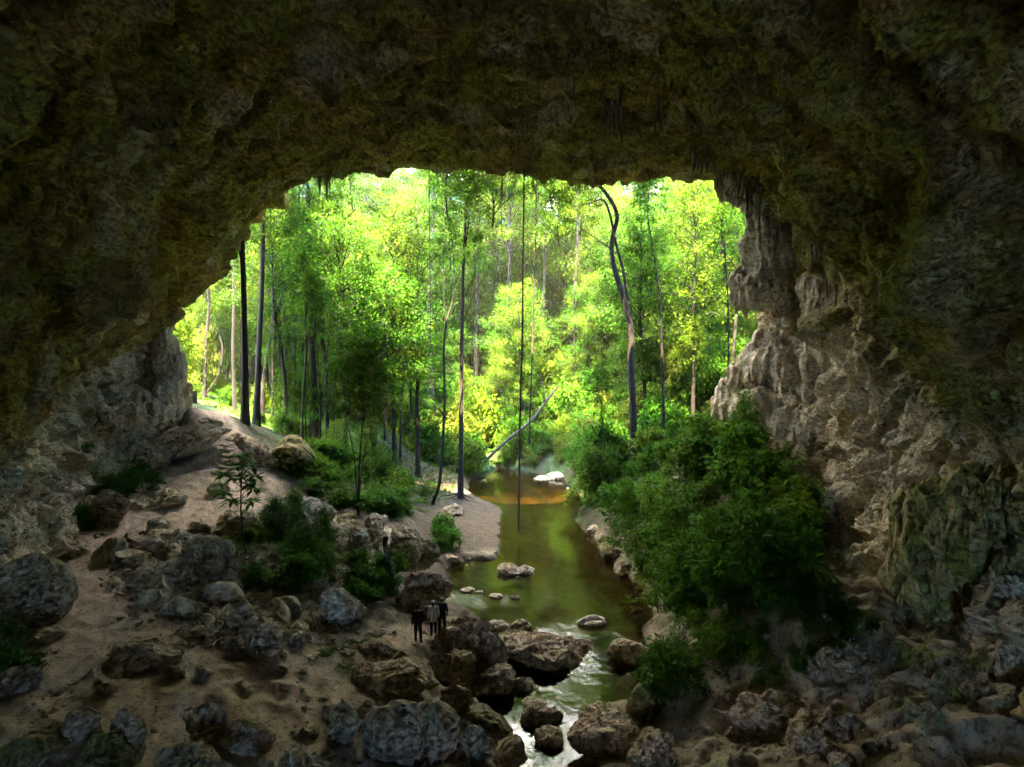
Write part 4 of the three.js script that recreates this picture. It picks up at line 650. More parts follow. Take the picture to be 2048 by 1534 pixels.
// whole trees for the forest: built once, then cloned
const sunlit = (k) => LEAF[k];
function protoTree(kind, seed) {
  const g = new THREE.Group(), tall = kind === 'tall', mid = kind === 'mid', t = tall ? trunkGeo(seed, 11 + seed % 4, 0.19, 0.1, (seed % 3 - 1) * 0.9) : mid ? trunkGeo(seed, 5 + seed % 3, 0.085, 0.05, (seed % 3 - 1) * 0.5, 6) : trunkGeo(seed, 1.8, 0.05, 0.03, 0.1, 5);
  const trunk = part('trunk', t.geo, M.bark, g);
  const c = tall ? CROWN[seed % 5] : mid ? CROWN[(seed + 1) % 5] : SMALL[seed % 3], s = tall ? 1 : mid ? 0.62 : 0.8, from = t.top.clone(); from.y -= tall ? 4 : mid ? 2.4 : 0.8;
  const b = part('branches', c.wood, M.bark, trunk), l = part('crown', c.leaf, LEAF[0], g); b.position.copy(from); l.position.copy(from); b.scale.setScalar(s); l.scale.setScalar(s);
  if (tall) { const c2 = SMALL[seed % 3], q = V3(t.top.x * 0.5, t.top.y * 0.5, 0), b2 = part('branches', c2.wood, M.bark, trunk), l2 = part('crown', c2.leaf, LEAF[0], g); for (const m of [b2, l2]) { m.position.copy(q); m.scale.setScalar(0.8); } }
  return g;
}
const TALL = [0, 1, 2, 3, 4, 5].map((k) => protoTree('tall', 50 + k)), MID = [0, 1, 2, 3, 4].map((k) => protoTree('mid', 60 + k)), SAP = [0, 1, 2].map((k) => protoTree('sap', 70 + k));
function plant(proto, name, p, scale, turn, leaf, label, category, group, bark) {
  const o = proto.clone(); o.name = numbered(name); o.position.copy(p); o.scale.set(scale, scale * (0.92 + 0.16 * ((turn * 7) % 1)), scale); o.rotation.y = turn; tag(o, label, category, group);
  o.traverse((m) => { if (m.isMesh) { if (m.name === 'crown' || m.name === 'leaves') m.material = leaf; else if (bark) m.material = bark; } });
  scene.add(o); return o;
}
const streamX = (D) => lerp(3, -5, sstep(60, 100, D));
{
  const r = rng(5);
  const put = (protos, name, n, D0, D1, gap, s0, s1, zones) => {
    const done = []; let k = 0, tries = 0;
    while (k < n && tries++ < n * 60) {
      const D = lerp(D0, D1, Math.pow(r(), 0.8)), x = (r() * 2 - 1) * D * 0.62 + streamX(D), px = 1024 + x / D * FOCAL;
      if (px < 230 || px > 1640) continue;
      const open = D < 84 && px > 800 && px < 1235; if (open) continue;
      if (D < 72 && px < 800 && name !== 'sapling' ) continue;
      if (shoreDistance(x, D) < 2 || x < -29 && D < 62 || x > 17 && D < 58) continue;
      if (Math.abs(x - streamX(D)) < 3 && D < 100) continue;
      if (done.some(([a, b]) => (a - x) ** 2 + (b - D) ** 2 < gap * gap)) continue;
      done.push([x, D]); const z = zones(px, D, r()); const i = Math.floor(r() * protos.length);
      plant(protos[i], name, V3(x, land(x, D), -D), lerp(s0, s1, r()), r() * 6.28, LEAF[z.leaf], z.label, 'tree', z.group, z.bark); k++;
    }
  };
  const MIX = [0, 1, 2, 5, 3, 1, 2], pick = (list, v) => list[Math.floor(v * list.length * 0.999)];
  put(TALL, 'forest_tree', 90, 66, 108, 3.0, 0.85, 1.25, (px, D, v) => px < 800 ? { leaf: pick(MIX, v), label: 'tall dark-trunked tree standing in the shaded forest left of the stream', group: 'forest trees on the left terrace' } : px > 1235 ? { leaf: pick(MIX, v), label: 'tall tree on the steep forest slope right of the stream', group: 'forest trees on the right slope' } : { leaf: pick(MIX, v), label: 'tall sunlit tree behind the far end of the pool', group: 'forest trees behind the pool', bark: M.barkMid });
  put(TALL, 'forest_tree', 120, 100, 165, 4.0, 1.1, 1.65, (px, D, v) => px < 760 ? { leaf: pick(MIX, v), label: 'distant tall tree far back in the left forest', group: 'far forest trees, left' } : { leaf: pick(MIX, v), label: 'distant sunlit tree on the far hillside', group: 'far forest trees on the hillside', bark: M.barkMid });
  put(MID, 'understorey_tree', 150, 64, 125, 2.0, 0.75, 1.3, (px, D, v) => px < 800 ? { leaf: pick(MIX, v), label: 'slender understorey tree in the left forest', group: 'understorey trees on the left' } : px > 1235 ? { leaf: pick(MIX, v), label: 'slender understorey tree on the right slope', group: 'understorey trees on the right' } : { leaf: pick(MIX, v), label: 'small sunlit tree on the bank beyond the pool', group: 'small trees beyond the pool', bark: M.barkMid });
  put(SAP, 'sapling', 60, 58, 100, 2.0, 0.7, 1.5, (px, D, v) => px < 1024 ? { leaf: pick(MIX, v), label: 'young thin sapling in the forest left of the stream', group: 'saplings on the left' } : { leaf: pick(MIX, v), label: 'young thin sapling on the bank right of the stream', group: 'saplings on the right' });
}
for (const [px, D, k] of [[1048, 100, 0], [1078, 106, 1], [1108, 101, 2], [1020, 108, 3], [1136, 108, 4], [1000, 101, 1], [1170, 103, 3]]) { const p = at(px, 800, D); p.y = land(p.x, D); plant(MID[k], 'understorey_tree', p, 1.35, px, LEAF[[0, 1, 2, 5, 3][k]], 'small sunlit tree on the bank beyond the pool', 'tree', 'small trees beyond the pool', M.barkMid); }
for (const [px, D, k] of [[740, 118, 0], [775, 128, 1], [810, 122, 2], [845, 135, 3], [700, 126, 4], [880, 140, 5], [980, 146, 0], [930, 138, 2]]) { const p = at(px, 700, D), i = k; p.y = land(p.x, D); plant(TALL[i], 'forest_tree', p, 1.7, px, LEAF[[0, 1, 2, 5, 3, 1, 2][px % 7]], 'distant sunlit tree on the far hillside', 'tree', 'far forest trees on the hillside', M.barkMid); }

// named trees of the photograph: stem points are [picture x, picture y, depth]
function stemTree(name, label, stems, o = {}) {
  const bark = o.bark ?? M.bark, s0 = stems[0], foot = s0.pts[0].length > 3 ? null : spot(s0.pts[0][0], s0.pts[0][1]), D0 = o.D ?? (foot ? -foot.z : 60), origin = o.D ? at(s0.pts[0][0], s0.pts[0][1], o.D) : foot;
  if (o.D) origin.y = Math.min(origin.y, land(origin.x, o.D));
  const t = thing(name, label, o.category ?? 'tree', origin);
  let stem; stems.forEach((s, i) => {
    const thin = o.category ? 0.75 : 0.54, pts = s.pts.map(([px, py, dd = 0], k) => (i === 0 && k === 0 ? origin.clone().add(V3(0, -0.5, 0)) : at(px, py, D0 + dd)).sub(origin)), n = Math.max(8, pts.length * 5), line = smoothPath(pts, n), k = D0 / FOCAL / 2;
    const made = part(i === 0 ? 'trunk' : s.name ?? 'branch', tube(line, line.map((_, q) => { const f = q / (n - 1); return lerp(s.w0, s.w1, f) * thin * k * (1 + (i === 0 ? (o.flare ?? 0.8) * Math.exp(-f * n * 0.55) : 0)); }), s.w0 > 12 ? 11 : 7, 0.12, i + pts[0].x), bark, i === 0 ? t : stem); if (i === 0) stem = made;
  });
  for (const [px, py, dd, c, s, leaf, turn = 0] of o.crowns ?? []) { const p = at(px, py, D0 + dd).sub(origin), G = c < 10 ? CROWN[c] : c < 20 ? SMALL[c - 10] : BUSH[c - 20]; for (const [n, g, m] of [['branches', G.wood, bark], ['crown', G.leaf, LEAF[leaf]]]) { const q = part(n, g, m, t); q.position.copy(p); q.scale.setScalar(s); q.rotation.y = turn + px; } }
  return t;
}
stemTree('tall_tree', 'straight dark trunk, left of two, beside the path at the forest edge', [{ pts: [[490, 846], [489, 650], [485, 500], [480, 330]], w0: 23, w1: 16 }, { pts: [[486, 540, 0], [470, 470, 1], [450, 440, 2]], w0: 6, w1: 3 }], { crowns: [[482, 420, 0.5, 0, 0.8, 1], [478, 300, 0, 1, 1, 5]] });
stemTree('tall_tree', 'straight dark trunk, right of two, beside the path at the forest edge', [{ pts: [[512, 850], [518, 700], [524, 560], [528, 330]], w0: 21, w1: 15 }], { crowns: [[524, 520, 1, 10, 0.9, 2], [526, 420, 0.5, 3, 0.6, 1], [528, 300, 0, 2, 1, 6]] });
stemTree('leaning_tree', 'dark tree leaning right with bent upper stem behind the two straight trunks', [{ pts: [[522, 846], [530, 740], [550, 640], [585, 545], [625, 490], [672, 455], [712, 418]], w0: 16, w1: 5 }, { pts: [[588, 540, 0], [620, 440, 1], [640, 400, 2]], w0: 6, w1: 2 }], { crowns: [[590, 520, 1, 11, 0.9, 2], [660, 460, 0, 10, 1.1, 7], [705, 420, 0, 12, 1.2, 0]] });
stemTree('forked_tree', 'thin tree with an arching second stem at the left end of the forest edge', [{ pts: [[408, 795], [412, 700], [418, 600], [416, 480]], w0: 13, w1: 8 }, { pts: [[411, 790, 0], [436, 750, 0.5], [444, 690, 1], [424, 640, 1.5]], w0: 8, w1: 3 }], { crowns: [[414, 600, 1, 10, 0.9, 3], [416, 500, 0.5, 3, 0.7, 0]] });
stemTree('thin_tree', 'thin dark trunk behind the left straight trunk', [{ pts: [[470, 822], [466, 700], [468, 600], [464, 420]], w0: 12, w1: 9 }], { crowns: [[466, 560, 1, 11, 1, 1], [465, 470, 1, 3, 0.8, 5]] });
stemTree('big_tree', 'thick dark trunk hung with leaves in the left forest', [{ pts: [[630, 884], [628, 780], [622, 650], [618, 480], [616, 380]], w0: 27, w1: 15 }, { pts: [[612, 880, -0.5], [610, 760, -0.6], [620, 640, -0.5]], w0: 6, w1: 4 }], { flare: 1.2, crowns: [[626, 690, -0.5, 11, 0.9, 2], [622, 580, 0, 12, 1.1, 1], [618, 500, 0, 0, 0.9, 6], [600, 440, 1, 4, 0.8, 2]] });
stemTree('buttress_tree', 'pale tree with flaring buttress roots on the gravel bank', [{ pts: [[861, 893], [861, 780], [859, 660], [862, 520], [866, 360]], w0: 24, w1: 16 }, ...[[-32, 12], [-20, 16], [-8, 18], [10, 16], [16, 8]].map(([dx, dy], k) => ({ pts: [[859 + dx * 0.12, 850, 0.2 * (k - 2)], [859 + dx * 0.3, 876, -0.3], [859 + dx * 0.7, 886 + dy * 0.4, -0.6], [859 + dx * 1.1, 890 + dy, -1]], w0: 10, w1: 4, name: 'root' }))], { bark: M.barkPale, flare: 1.4, crowns: [[864, 340, -2, 1, 1.7, 5], [862, 560, 0.5, 12, 1, 7], [864, 480, 0, 1, 0.9, 0], [866, 380, 0, 2, 1, 3]] });  // the big top crown is added out of view to shade the bank
[[1012, 92], [1082, 95], [1146, 91], [952, 97]].forEach(([px, D], k) => {  // tall trees added to keep bright sky out of the stream reflection
  const p = at(px, 900, D); p.y = land(p.x, D); const t = thing('added_screen_tree', `added tall bare-stemmed tree screening sky behind the pool, ${['second from the left', 'third from the left', 'rightmost', 'leftmost'][k]} of four`, 'tree', p), g = trunkGeo(150 + k, 27 + k, 0.3, 0.16, 0.6), tr = part('trunk', g.geo, M.barkMid, t), c = CROWN[[1, 4, 0, 1][k]], b = part('branches', c.wood, M.barkMid, tr), l = part('crown', c.leaf, LEAF[[2, 1, 5, 7][k]], t);
  for (const m of [b, l]) { m.position.copy(g.top).add(V3(0, -3, 0)); m.scale.setScalar(1.35); m.rotation.y = k * 1.7; }
});
for (const [px, D, sc, k] of [[690, 61, 1.15, 1], [748, 64, 1.2, 3], [575, 63, 1.1, 0], [655, 67, 1.2, 4], [788, 67, 1.25, 2], [835, 70, 1.3, 5], [1290, 68, 1.2, 0], [1385, 64, 1.1, 2]]) { const p = at(px, 900, D); p.y = land(p.x, D); plant(TALL[k], 'forest_tree', p, sc, px, LEAF[[0, 1, 2, 5, 7][k % 5]], '', 'tree', px < 1000 ? 'forest trees on the left terrace' : 'forest trees on the right slope'); }
stemTree('bent_tree', 'dark slender trunk with a curved foot on the gravel bar', [{ pts: [[860, 1008], [877, 975], [884, 910], [889, 800], [888, 690], [893, 640]], w0: 13, w1: 7 }, { pts: [[893, 640, 0], [905, 600, 0.4], [908, 540, 0.6], [900, 440, 1]], w0: 6, w1: 3 }, { pts: [[892, 650, 0], [886, 560, -0.4], [890, 470, -0.6]], w0: 5, w1: 2 }], { flare: 0.4, crowns: [[898, 335, -1, 3, 1.6, 2], [900, 540, 0.5, 10, 0.9, 0], [896, 440, 0, 11, 1.3, 1]] });  // topmost crown added above the lip, unseen, for shade on the gravel
stemTree('straight_tree', 'tall slender trunk rising beside the pool from exposed roots', [{ pts: [[921, 996], [922, 860], [923, 720], [925, 600], [929, 480], [934, 380]], w0: 18, w1: 9 }, { pts: [[925, 650, 0], [950, 585, 0.5], [975, 545, 1]], w0: 5, w1: 2 }, { pts: [[926, 600, 0], [945, 560, -0.5], [952, 500, -1]], w0: 5, w1: 2 }, { pts: [[925, 690, 0], [960, 665, 1], [990, 640, 1.5]], w0: 4, w1: 1.5 }, ...[[-26, 4], [18, 10], [26, 3], [-40, -2]].map(([dx, dy]) => ({ pts: [[921, 984, 0], [921 + dx * 0.4, 990 + dy * 0.4, -0.3], [921 + dx, 994 + dy, -0.6]], w0: 7, w1: 3, name: 'root' }))], { bark: M.barkMid, crowns: [[985, 455, 1, 3, 0.9, 2], [1003, 400, 2, 1, 0.9, 1], [934, 335, -2, 0, 1.5, 1], [950, 560, 0.5, 10, 0.8, 5], [930, 500, 0, 11, 1.3, 2], [936, 400, 0, 3, 0.9, 1], [900, 420, 2, 4, 0.8, 6]] });  // the largest crown, hidden above the lip, is added to cast shade below
stemTree('twisted_tree', 'large dark tree with two entwined twisting stems right of the pool', [{ pts: [[1268, 946], [1266, 820], [1262, 720], [1262, 660], [1244, 585], [1226, 525], [1224, 480], [1234, 430], [1216, 392], [1180, 352], [1150, 320]], w0: 28, w1: 9 }, { pts: [[1262, 690, 0.3], [1256, 610, 0.9], [1246, 540, 1], [1230, 480, 0.4], [1220, 430, -0.4], [1206, 400, -0.6], [1170, 410, -1]], w0: 15, w1: 5 }, { pts: [[1226, 500, 0], [1196, 480, -0.6], [1160, 455, -1]], w0: 6, w1: 2 }], { flare: 0.6, crowns: [[1214, 332, -4, 1, 1.35, 0], [1262, 336, -4, 0, 1.1, 1], [1090, 342, 0, 1, 1.3, 1], [1030, 338, 3, 3, 1.4, 0], [1150, 338, 0, 0, 1.1, 2], [1105, 420, 1, 1, 0.9, 2], [1070, 385, 3, 3, 1.0, 7], [1150, 365, 1, 0, 0.8, 5], [1160, 475, -1, 12, 1.0, 2], [1118, 490, -0.5, 10, 1.0, 7], [1120, 420, 0, 12, 1.1, 0], [1170, 380, 0, 3, 0.7, 3], [1200, 330, 0, 4, 0.8, 0]] });  // crowns above the lip added unseen: shade the trunk, screen sky from water
stemTree('thin_tree', 'thin dark crooked tree right of the twisting one', [{ pts: [[1329, 908], [1326, 780], [1322, 660], [1318, 580], [1306, 500], [1296, 440]], w0: 11, w1: 5 }, { pts: [[1320, 600, 0], [1322, 540, 0.5], [1300, 505, 1], [1275, 490, 1.5]], w0: 4, w1: 2 }, { pts: [[1324, 660, 0], [1306, 630, 0.4]], w0: 4, w1: 1.5 }], { crowns: [[1312, 560, 0.5, 10, 0.8, 1], [1298, 460, 0, 11, 1.1, 5], [1290, 400, 1, 3, 0.7, 2]] });
stemTree('arching_tree', 'brown tree near the cave mouth with a long branch arching left', [{ pts: [[1460, 790], [1470, 660], [1478, 520], [1470, 400]], w0: 12, w1: 7 }, { pts: [[1474, 540, 0], [1440, 490, 0.5], [1400, 440, 0.8], [1350, 422, 1], [1318, 428, 1.2]], w0: 6, w1: 2.5 }], { bark: M.barkMid, D: 66, crowns: [[1470, 480, 0, 10, 1, 1], [1455, 400, 0, 3, 0.8, 6], [1380, 440, 1, 12, 0.7, 2]] });
stemTree('thin_tree', 'thin trunk standing close to the right dripstone column', [{ pts: [[1456, 786], [1457, 680], [1456, 600], [1448, 480]], w0: 8, w1: 5 }], { D: 58, crowns: [[1448, 500, 0.5, 11, 0.9, 7]] });
stemTree('leaning_tree', 'pale broken trunk leaning on the right slope', [{ pts: [[1368, 716], [1356, 670], [1338, 620]], w0: 18, w1: 9 }], { bark: M.barkPale, D: 84 });
stemTree('leaning_tree', 'brown trunk leaning left on the right slope behind the pale one', [{ pts: [[1446, 730], [1420, 660], [1402, 560], [1396, 470]], w0: 12, w1: 7 }], { bark: M.barkMid, D: 74, crowns: [[1398, 480, 0, 3, 0.9, 0]] });
const flowering = stemTree('flowering_tree', 'small dark bushy tree with pale flower heads above the left bank', [{ pts: [[716, 1032], [719, 930], [724, 860], [728, 790]], w0: 9, w1: 5 }, { pts: [[717, 1000, 0], [730, 900, 0.5], [752, 830, 0.8]], w0: 6, w1: 3 }, { pts: [[716, 1010, 0], [706, 900, -0.4], [690, 830, -0.6]], w0: 5, w1: 2.5 }], { crowns: [[725, 850, 0, 10, 1.0, 3], [748, 830, 0.5, 11, 0.8, 0], [696, 830, -0.5, 12, 0.9, 1], [724, 770, 0, 12, 0.9, 5], [740, 880, -0.4, 12, 0.7, 2]] });
{ const r = rng(44); for (const [px, py] of [[742, 745], [705, 760], [768, 770], [722, 725], [782, 795], [690, 790], [755, 720]]) { const L = new Leaves(); spray(L, r, V3(0, 0, 0), 0.3, 45, 0.09, 0); part('flower_head', L.build(), LEAF[8], flowering).position.copy(at(px, py, -flowering.position.z - 0.9).sub(flowering.position)); } }
stemTree('sapling_tree', 'thin dark sapling with a small crown right of the pool', [{ pts: [[1216, 985], [1208, 880], [1204, 830]], w0: 6, w1: 3 }], { crowns: [[1204, 840, 0, 11, 0.8, 1]] });
stemTree('thin_tree', 'thin trunk rising behind the flowering tree', [{ pts: [[800, 918], [803, 800], [812, 700], [818, 600]], w0: 8, w1: 4 }], { crowns: [[814, 680, 0.5, 10, 0.9, 6], [818, 600, 0, 3, 0.6, 2]] });
stemTree('thin_tree', 'thin trunk left of the thick leaf-hung one', [{ pts: [[604, 900], [606, 800], [612, 700], [610, 600]], w0: 9, w1: 5 }], { crowns: [[610, 640, 0.5, 11, 1, 7]] });
[[562, 858], [571, 850], [586, 862], [655, 905], [668, 890], [690, 872], [590, 842], [545, 835], [745, 900], [770, 880], [640, 925]].forEach(([px, py], k) => stemTree('pole_tree', ['first', 'second', 'third', 'fourth', 'fifth', 'sixth', 'seventh', 'eighth', 'ninth', 'tenth', 'eleventh'][[2, 3, 4, 7, 8, 9, 5, 1, 10, 11, 6].indexOf(k + 1)] + ' thin pole-like stem in the left forest, counted from the path', [{ pts: [[px, py], [px + (k % 3 - 1) * 4, py - 130], [px + (k % 5 - 2) * 6, py - 290]], w0: 6 + (k % 3), w1: 4 }], { crowns: [[px + (k % 5 - 2) * 6, py - 250, 0.3, 10 + k % 3, 0.8, [0, 1, 2, 5, 7][k % 5]]] }));
stemTree('dead_tree', 'pale dead trunk leaning diagonally over the bank beyond the pool', [{ pts: [[948, 936], [1010, 884], [1066, 838], [1096, 798], [1116, 772]], w0: 9, w1: 6 }, { pts: [[1090, 806, 0], [1086, 770, -0.5], [1078, 745, -0.8]], w0: 4, w1: 1.5 }], { bark: M.barkPale, flare: 0.2, category: 'log' });
stemTree('fallen_log', 'dark fallen log reaching from the right bank to the water', [{ pts: [[1138, 1032], [1172, 1024], [1205, 1012], [1240, 992]], w0: 10, w1: 16 }, { pts: [[1172, 1024, 0], [1160, 1016, -0.3]], w0: 5, w1: 2 }], { bark: M.barkMid, flare: 0, category: 'log' });
stemTree('driftwood', 'pale driftwood branch lying at the right shore of the pool', [{ pts: [[1226, 1134], [1244, 1156], [1266, 1172]], w0: 12, w1: 4 }], { bark: M.barkPale, flare: 0, category: 'log' });
stemTree('dead_stump', 'pale broken dead stem standing beside the overhanging boulder', [{ pts: [[790, 1190], [784, 1140], [770, 1092], [772, 1074]], w0: 12, w1: 14 }, { pts: [[786, 1150, 0], [792, 1120, 0.2]], w0: 6, w1: 2 }], { bark: M.barkPale, category: 'stump' });
stemTree('tree_stump', 'short grey stump at the top of the path by the left pillar', [{ pts: [[386, 806], [386, 794], [385, 782]], w0: 20, w1: 20 }], { bark: M.barkMid, category: 'stump' });

// hanging vines
function vine(label, pts, D, w0, w1) { const line = smoothPath(pts.map(([px, py, d = 0]) => at(px, py, D + d)), 40), k = D / FOCAL / 2, o = line[0].clone(); line.forEach((p) => p.sub(o)); solo('hanging_vine', tube(line, line.map((_, i) => lerp(w0, w1, i / 39) * 0.55 * k), 7, 0.25, w0), M.vine, label, 'vine', o); }
vine('thick dark vine hanging from the cave roof down to the pool', [[1049, 320], [1046, 500, 0.1], [1045, 650, -0.1], [1041, 800, 0.1], [1038, 950], [1037, 1062]], 53, 5, 9);
vine('thinner dark vine just right of the thick one', [[1073, 318], [1071, 500], [1066, 650, 0.4], [1062, 780], [1058, 890]], 62, 4, 7);
vine('short hair-thin vine left of the thick one', [[1004, 322], [1003, 400], [1003, 470]], 53.5, 1.8, 2);
vine('hair-thin vine hanging before the bright foliage at the roof centre', [[858, 306], [859, 450], [861, 600], [862, 700]], 53.5, 2, 2.2);
vine('hair-thin vine right of the one at the roof centre', [[892, 306], [892, 400], [891, 500]], 53.5, 1.6, 1.6);

// shrubs and ferns
const shrubProto = (G) => { const g = new THREE.Group(); part('stems', G.wood, M.barkMid, g); part('leaves', G.leaf, LEAF[0], g); return g; };
const NEAR = [0, 1, 2, 3, 4, 5].map((k) => crownGeo(121 + k, 1.3 + 0.15 * (k % 3), 1.25, 15, { tufts: 4, per: 8 + (k % 3) * 2, len: [0.2, 0.3, 0.24, 0.36, 0.18, 0.27][k], tuftR: 0.34, axisR: 0.03, low: 0.1, taper: 0.3 }));
const SHRUB = NEAR.map(shrubProto), FERNS = FERN.map(shrubProto);
FERNS.forEach((f) => { f.children[0].material = M.barkMid; });
{
  const r = rng(77);
  const inPoly = (poly, px, py) => { let s = false; for (let a = 0, b = poly.length - 1; a < poly.length; b = a++) if ((poly[a][1] > py) !== (poly[b][1] > py) && px < (poly[b][0] - poly[a][0]) * (py - poly[a][1]) / (poly[b][1] - poly[a][1]) + poly[a][0]) s = !s; return s; };
  const fill = (protos, name, n, poly, s0, s1, leaves, label, group, gap = 0.8) => {
    const xs = poly.map((p) => p[0]), ys = poly.map((p) => p[1]), done = []; let k = 0, tries = 0;
    while (k < n && tries++ < n * 40) {
      const px = lerp(Math.min(...xs), Math.max(...xs), r()), py = lerp(Math.min(...ys), Math.max(...ys), r()); if (!inPoly(poly, px, py)) continue;
      const p = spot(px, py), s = lerp(s0, s1, Math.pow(r(), 1.5)); if (shoreDistance(p.x, -p.z) < 0.15 || done.some((q) => q.distanceTo(p) < gap)) continue;
      done.push(p.clone()); plant(protos[Math.floor(r() * protos.length)], name, p.add(V3(0, -0.08, 0)), s, r() * 6.28, LEAF[leaves[Math.floor(r() * leaves.length)]], label, name === 'fern' ? 'fern' : name === 'sapling' ? 'tree' : 'shrub', group); k++;
    }
  };
  const thicket = [[1240, 965], [1330, 900], [1420, 870], [1500, 890], [1560, 960], [1610, 1050], [1630, 1120], [1570, 1180], [1470, 1215], [1390, 1240], [1310, 1225], [1290, 1190], [1215, 1050]];
  fill(SHRUB, 'shrub', 92, thicket, 0.6, 1.6, [0, 1, 2, 5, 6, 7], 'leafy shrub in the dense thicket on the right bank', 'shrubs of the right bank thicket', 0.8);
  fill(SAP, 'sapling', 26, thicket, 0.4, 0.85, [1, 2, 5, 6, 7], 'young sapling rising from the right bank thicket', 'saplings of the right bank thicket', 1.6);
  fill(FERNS, 'fern', 46, thicket, 0.7, 1.4, [1, 2, 5, 7], 'fern in the right bank thicket', 'ferns of the right bank thicket', 1.0);
  fill(SHRUB, 'shrub', 16, [[1400, 1200], [1500, 1180], [1560, 1230], [1450, 1330], [1330, 1400], [1290, 1430], [1340, 1300]], 0.5, 1.0, [1, 2, 5, 7], 'leafy shrub at the lower edge of the right bank', 'shrubs below the right thicket', 0.9);
  fill(FERNS, 'fern', 14, [[1400, 1200], [1560, 1230], [1450, 1350], [1330, 1420], [1290, 1430], [1340, 1300]], 0.5, 1.0, [1, 2, 5, 7], 'fern at the lower edge of the right bank', 'ferns below the right thicket', 0.8);
  fill(SHRUB, 'shrub', 26, [[1560, 1190], [1700, 1180], [1760, 1260], [1640, 1330], [1480, 1400], [1440, 1330]], 0.2, 0.5, [0, 1, 2, 5, 6, 7], 'small green tuft growing on the bare right slope', 'tufts on the right slope', 0.5);
  fill(FERNS, 'fern', 34, [[950, 920], [1000, 850], [1100, 830], [1140, 880], [1040, 935]], 0.9, 1.6, [0, 1, 2, 5, 6, 7], 'sunlit fern on the bank beyond the pool', 'ferns beyond the pool', 0.7);
  fill(FERNS, 'fern', 40, [[640, 960], [760, 930], [850, 990], [860, 1030], [760, 1040], [680, 1010]], 0.6, 1.2, [0, 1, 2, 5, 6, 7], 'fern on the left bank above the boulders', 'ferns on the left bank', 0.6);
  fill(SHRUB, 'shrub', 46, [[580, 900], [700, 910], [800, 960], [860, 1010], [780, 1040], [690, 1030], [600, 980]], 0.5, 1.2, [0, 1, 2, 5, 6, 7], 'leafy shrub on the left bank above the boulders', 'shrubs on the left bank', 0.7);
  const tangle = [[470, 1080], [560, 1060], [650, 1040], [680, 1100], [680, 1180], [600, 1210], [500, 1170], [450, 1120]];
  fill(SHRUB, 'shrub', 16, tangle, 0.35, 0.9, [1, 2, 5, 6, 7], 'leafy shrub among the rubble and pale boulders', 'shrubs among the rubble', 0.8);
  fill(SAP, 'sapling', 8, tangle, 0.3, 0.6, [1, 2, 5, 7], 'young sapling among the rubble', 'saplings among the rubble', 1.2);
  fill(FERNS, 'fern', 16, tangle, 0.5, 1.0, [1, 2, 5, 7], 'fern among the rubble and pale boulders', 'ferns among the rubble', 0.7);
  fill(SHRUB, 'shrub', 16, [[700, 1140], [780, 1130], [790, 1190], [720, 1220], [690, 1190]], 0.4, 0.9, [0, 1, 2, 5, 6, 7], 'leafy shrub below the pale boulders', 'shrubs below the pale boulders', 0.4);
  fill(FERNS, 'fern', 14, [[640, 1290], [760, 1270], [800, 1320], [700, 1340], [620, 1320]], 0.35, 0.6, [0, 1, 2, 5, 6, 7], 'small green plant on the sand near the walkers', 'small plants near the walkers', 0.5);
  fill(SHRUB, 'shrub', 14, [[870, 1040], [905, 1060], [915, 1100], [880, 1110]], 0.3, 0.7, [0, 1, 2, 5, 6, 7], 'bright shrub between gravel bar and overhanging boulder', 'shrubs beside the gravel bar', 0.4);
  fill(SHRUB, 'shrub', 12, [[130, 960], [220, 930], [240, 1000], [170, 1070], [100, 1070]], 0.4, 0.8, [0, 1, 2, 5, 6, 7], 'dark leafy shrub at the foot of the left wall', 'shrubs at the left wall', 0.5);
  fill(SHRUB, 'shrub', 5, [[245, 940], [300, 940], [310, 985], [250, 985]], 0.5, 0.8, [0, 1, 2, 5, 6, 7], 'leafy shrub in front of the craggy grey boulder', 'shrubs before the craggy boulder', 0.35);
  fill(SHRUB, 'shrub', 6, [[0, 1300], [40, 1310], [40, 1370], [0, 1370]], 0.4, 0.7, [0, 1, 2, 5, 6, 7], 'green plant at the left edge above a dark boulder', 'plants at the left edge', 0.3);
  // plants on the wall ledges
  for (const [px, py, D, s, label] of [[1655, 880, 45, 0.5, 'green plant on the rock ledge of the right wall'], [1690, 905, 43.5, 0.4, 'smaller green plant right of the one on the wall ledge'], [1735, 800, 42.5, 0.5, 'green plant at the back of the wall ledge beside the grey dome'], [1705, 830, 43, 0.35, 'low plant in front of the dark ledge boulder'], [190, 845, 45, 0.4, 'green plant on the left wall ledge'], [175, 900, 41, 0.35, 'small green plant in a crack of the left wall']]) plant(SHRUB[Math.floor(r() * 6)], 'ledge_plant', at(px, py + 8, D), s, r() * 6, LEAF[5], label, 'shrub', 'plants on the wall ledges');
}
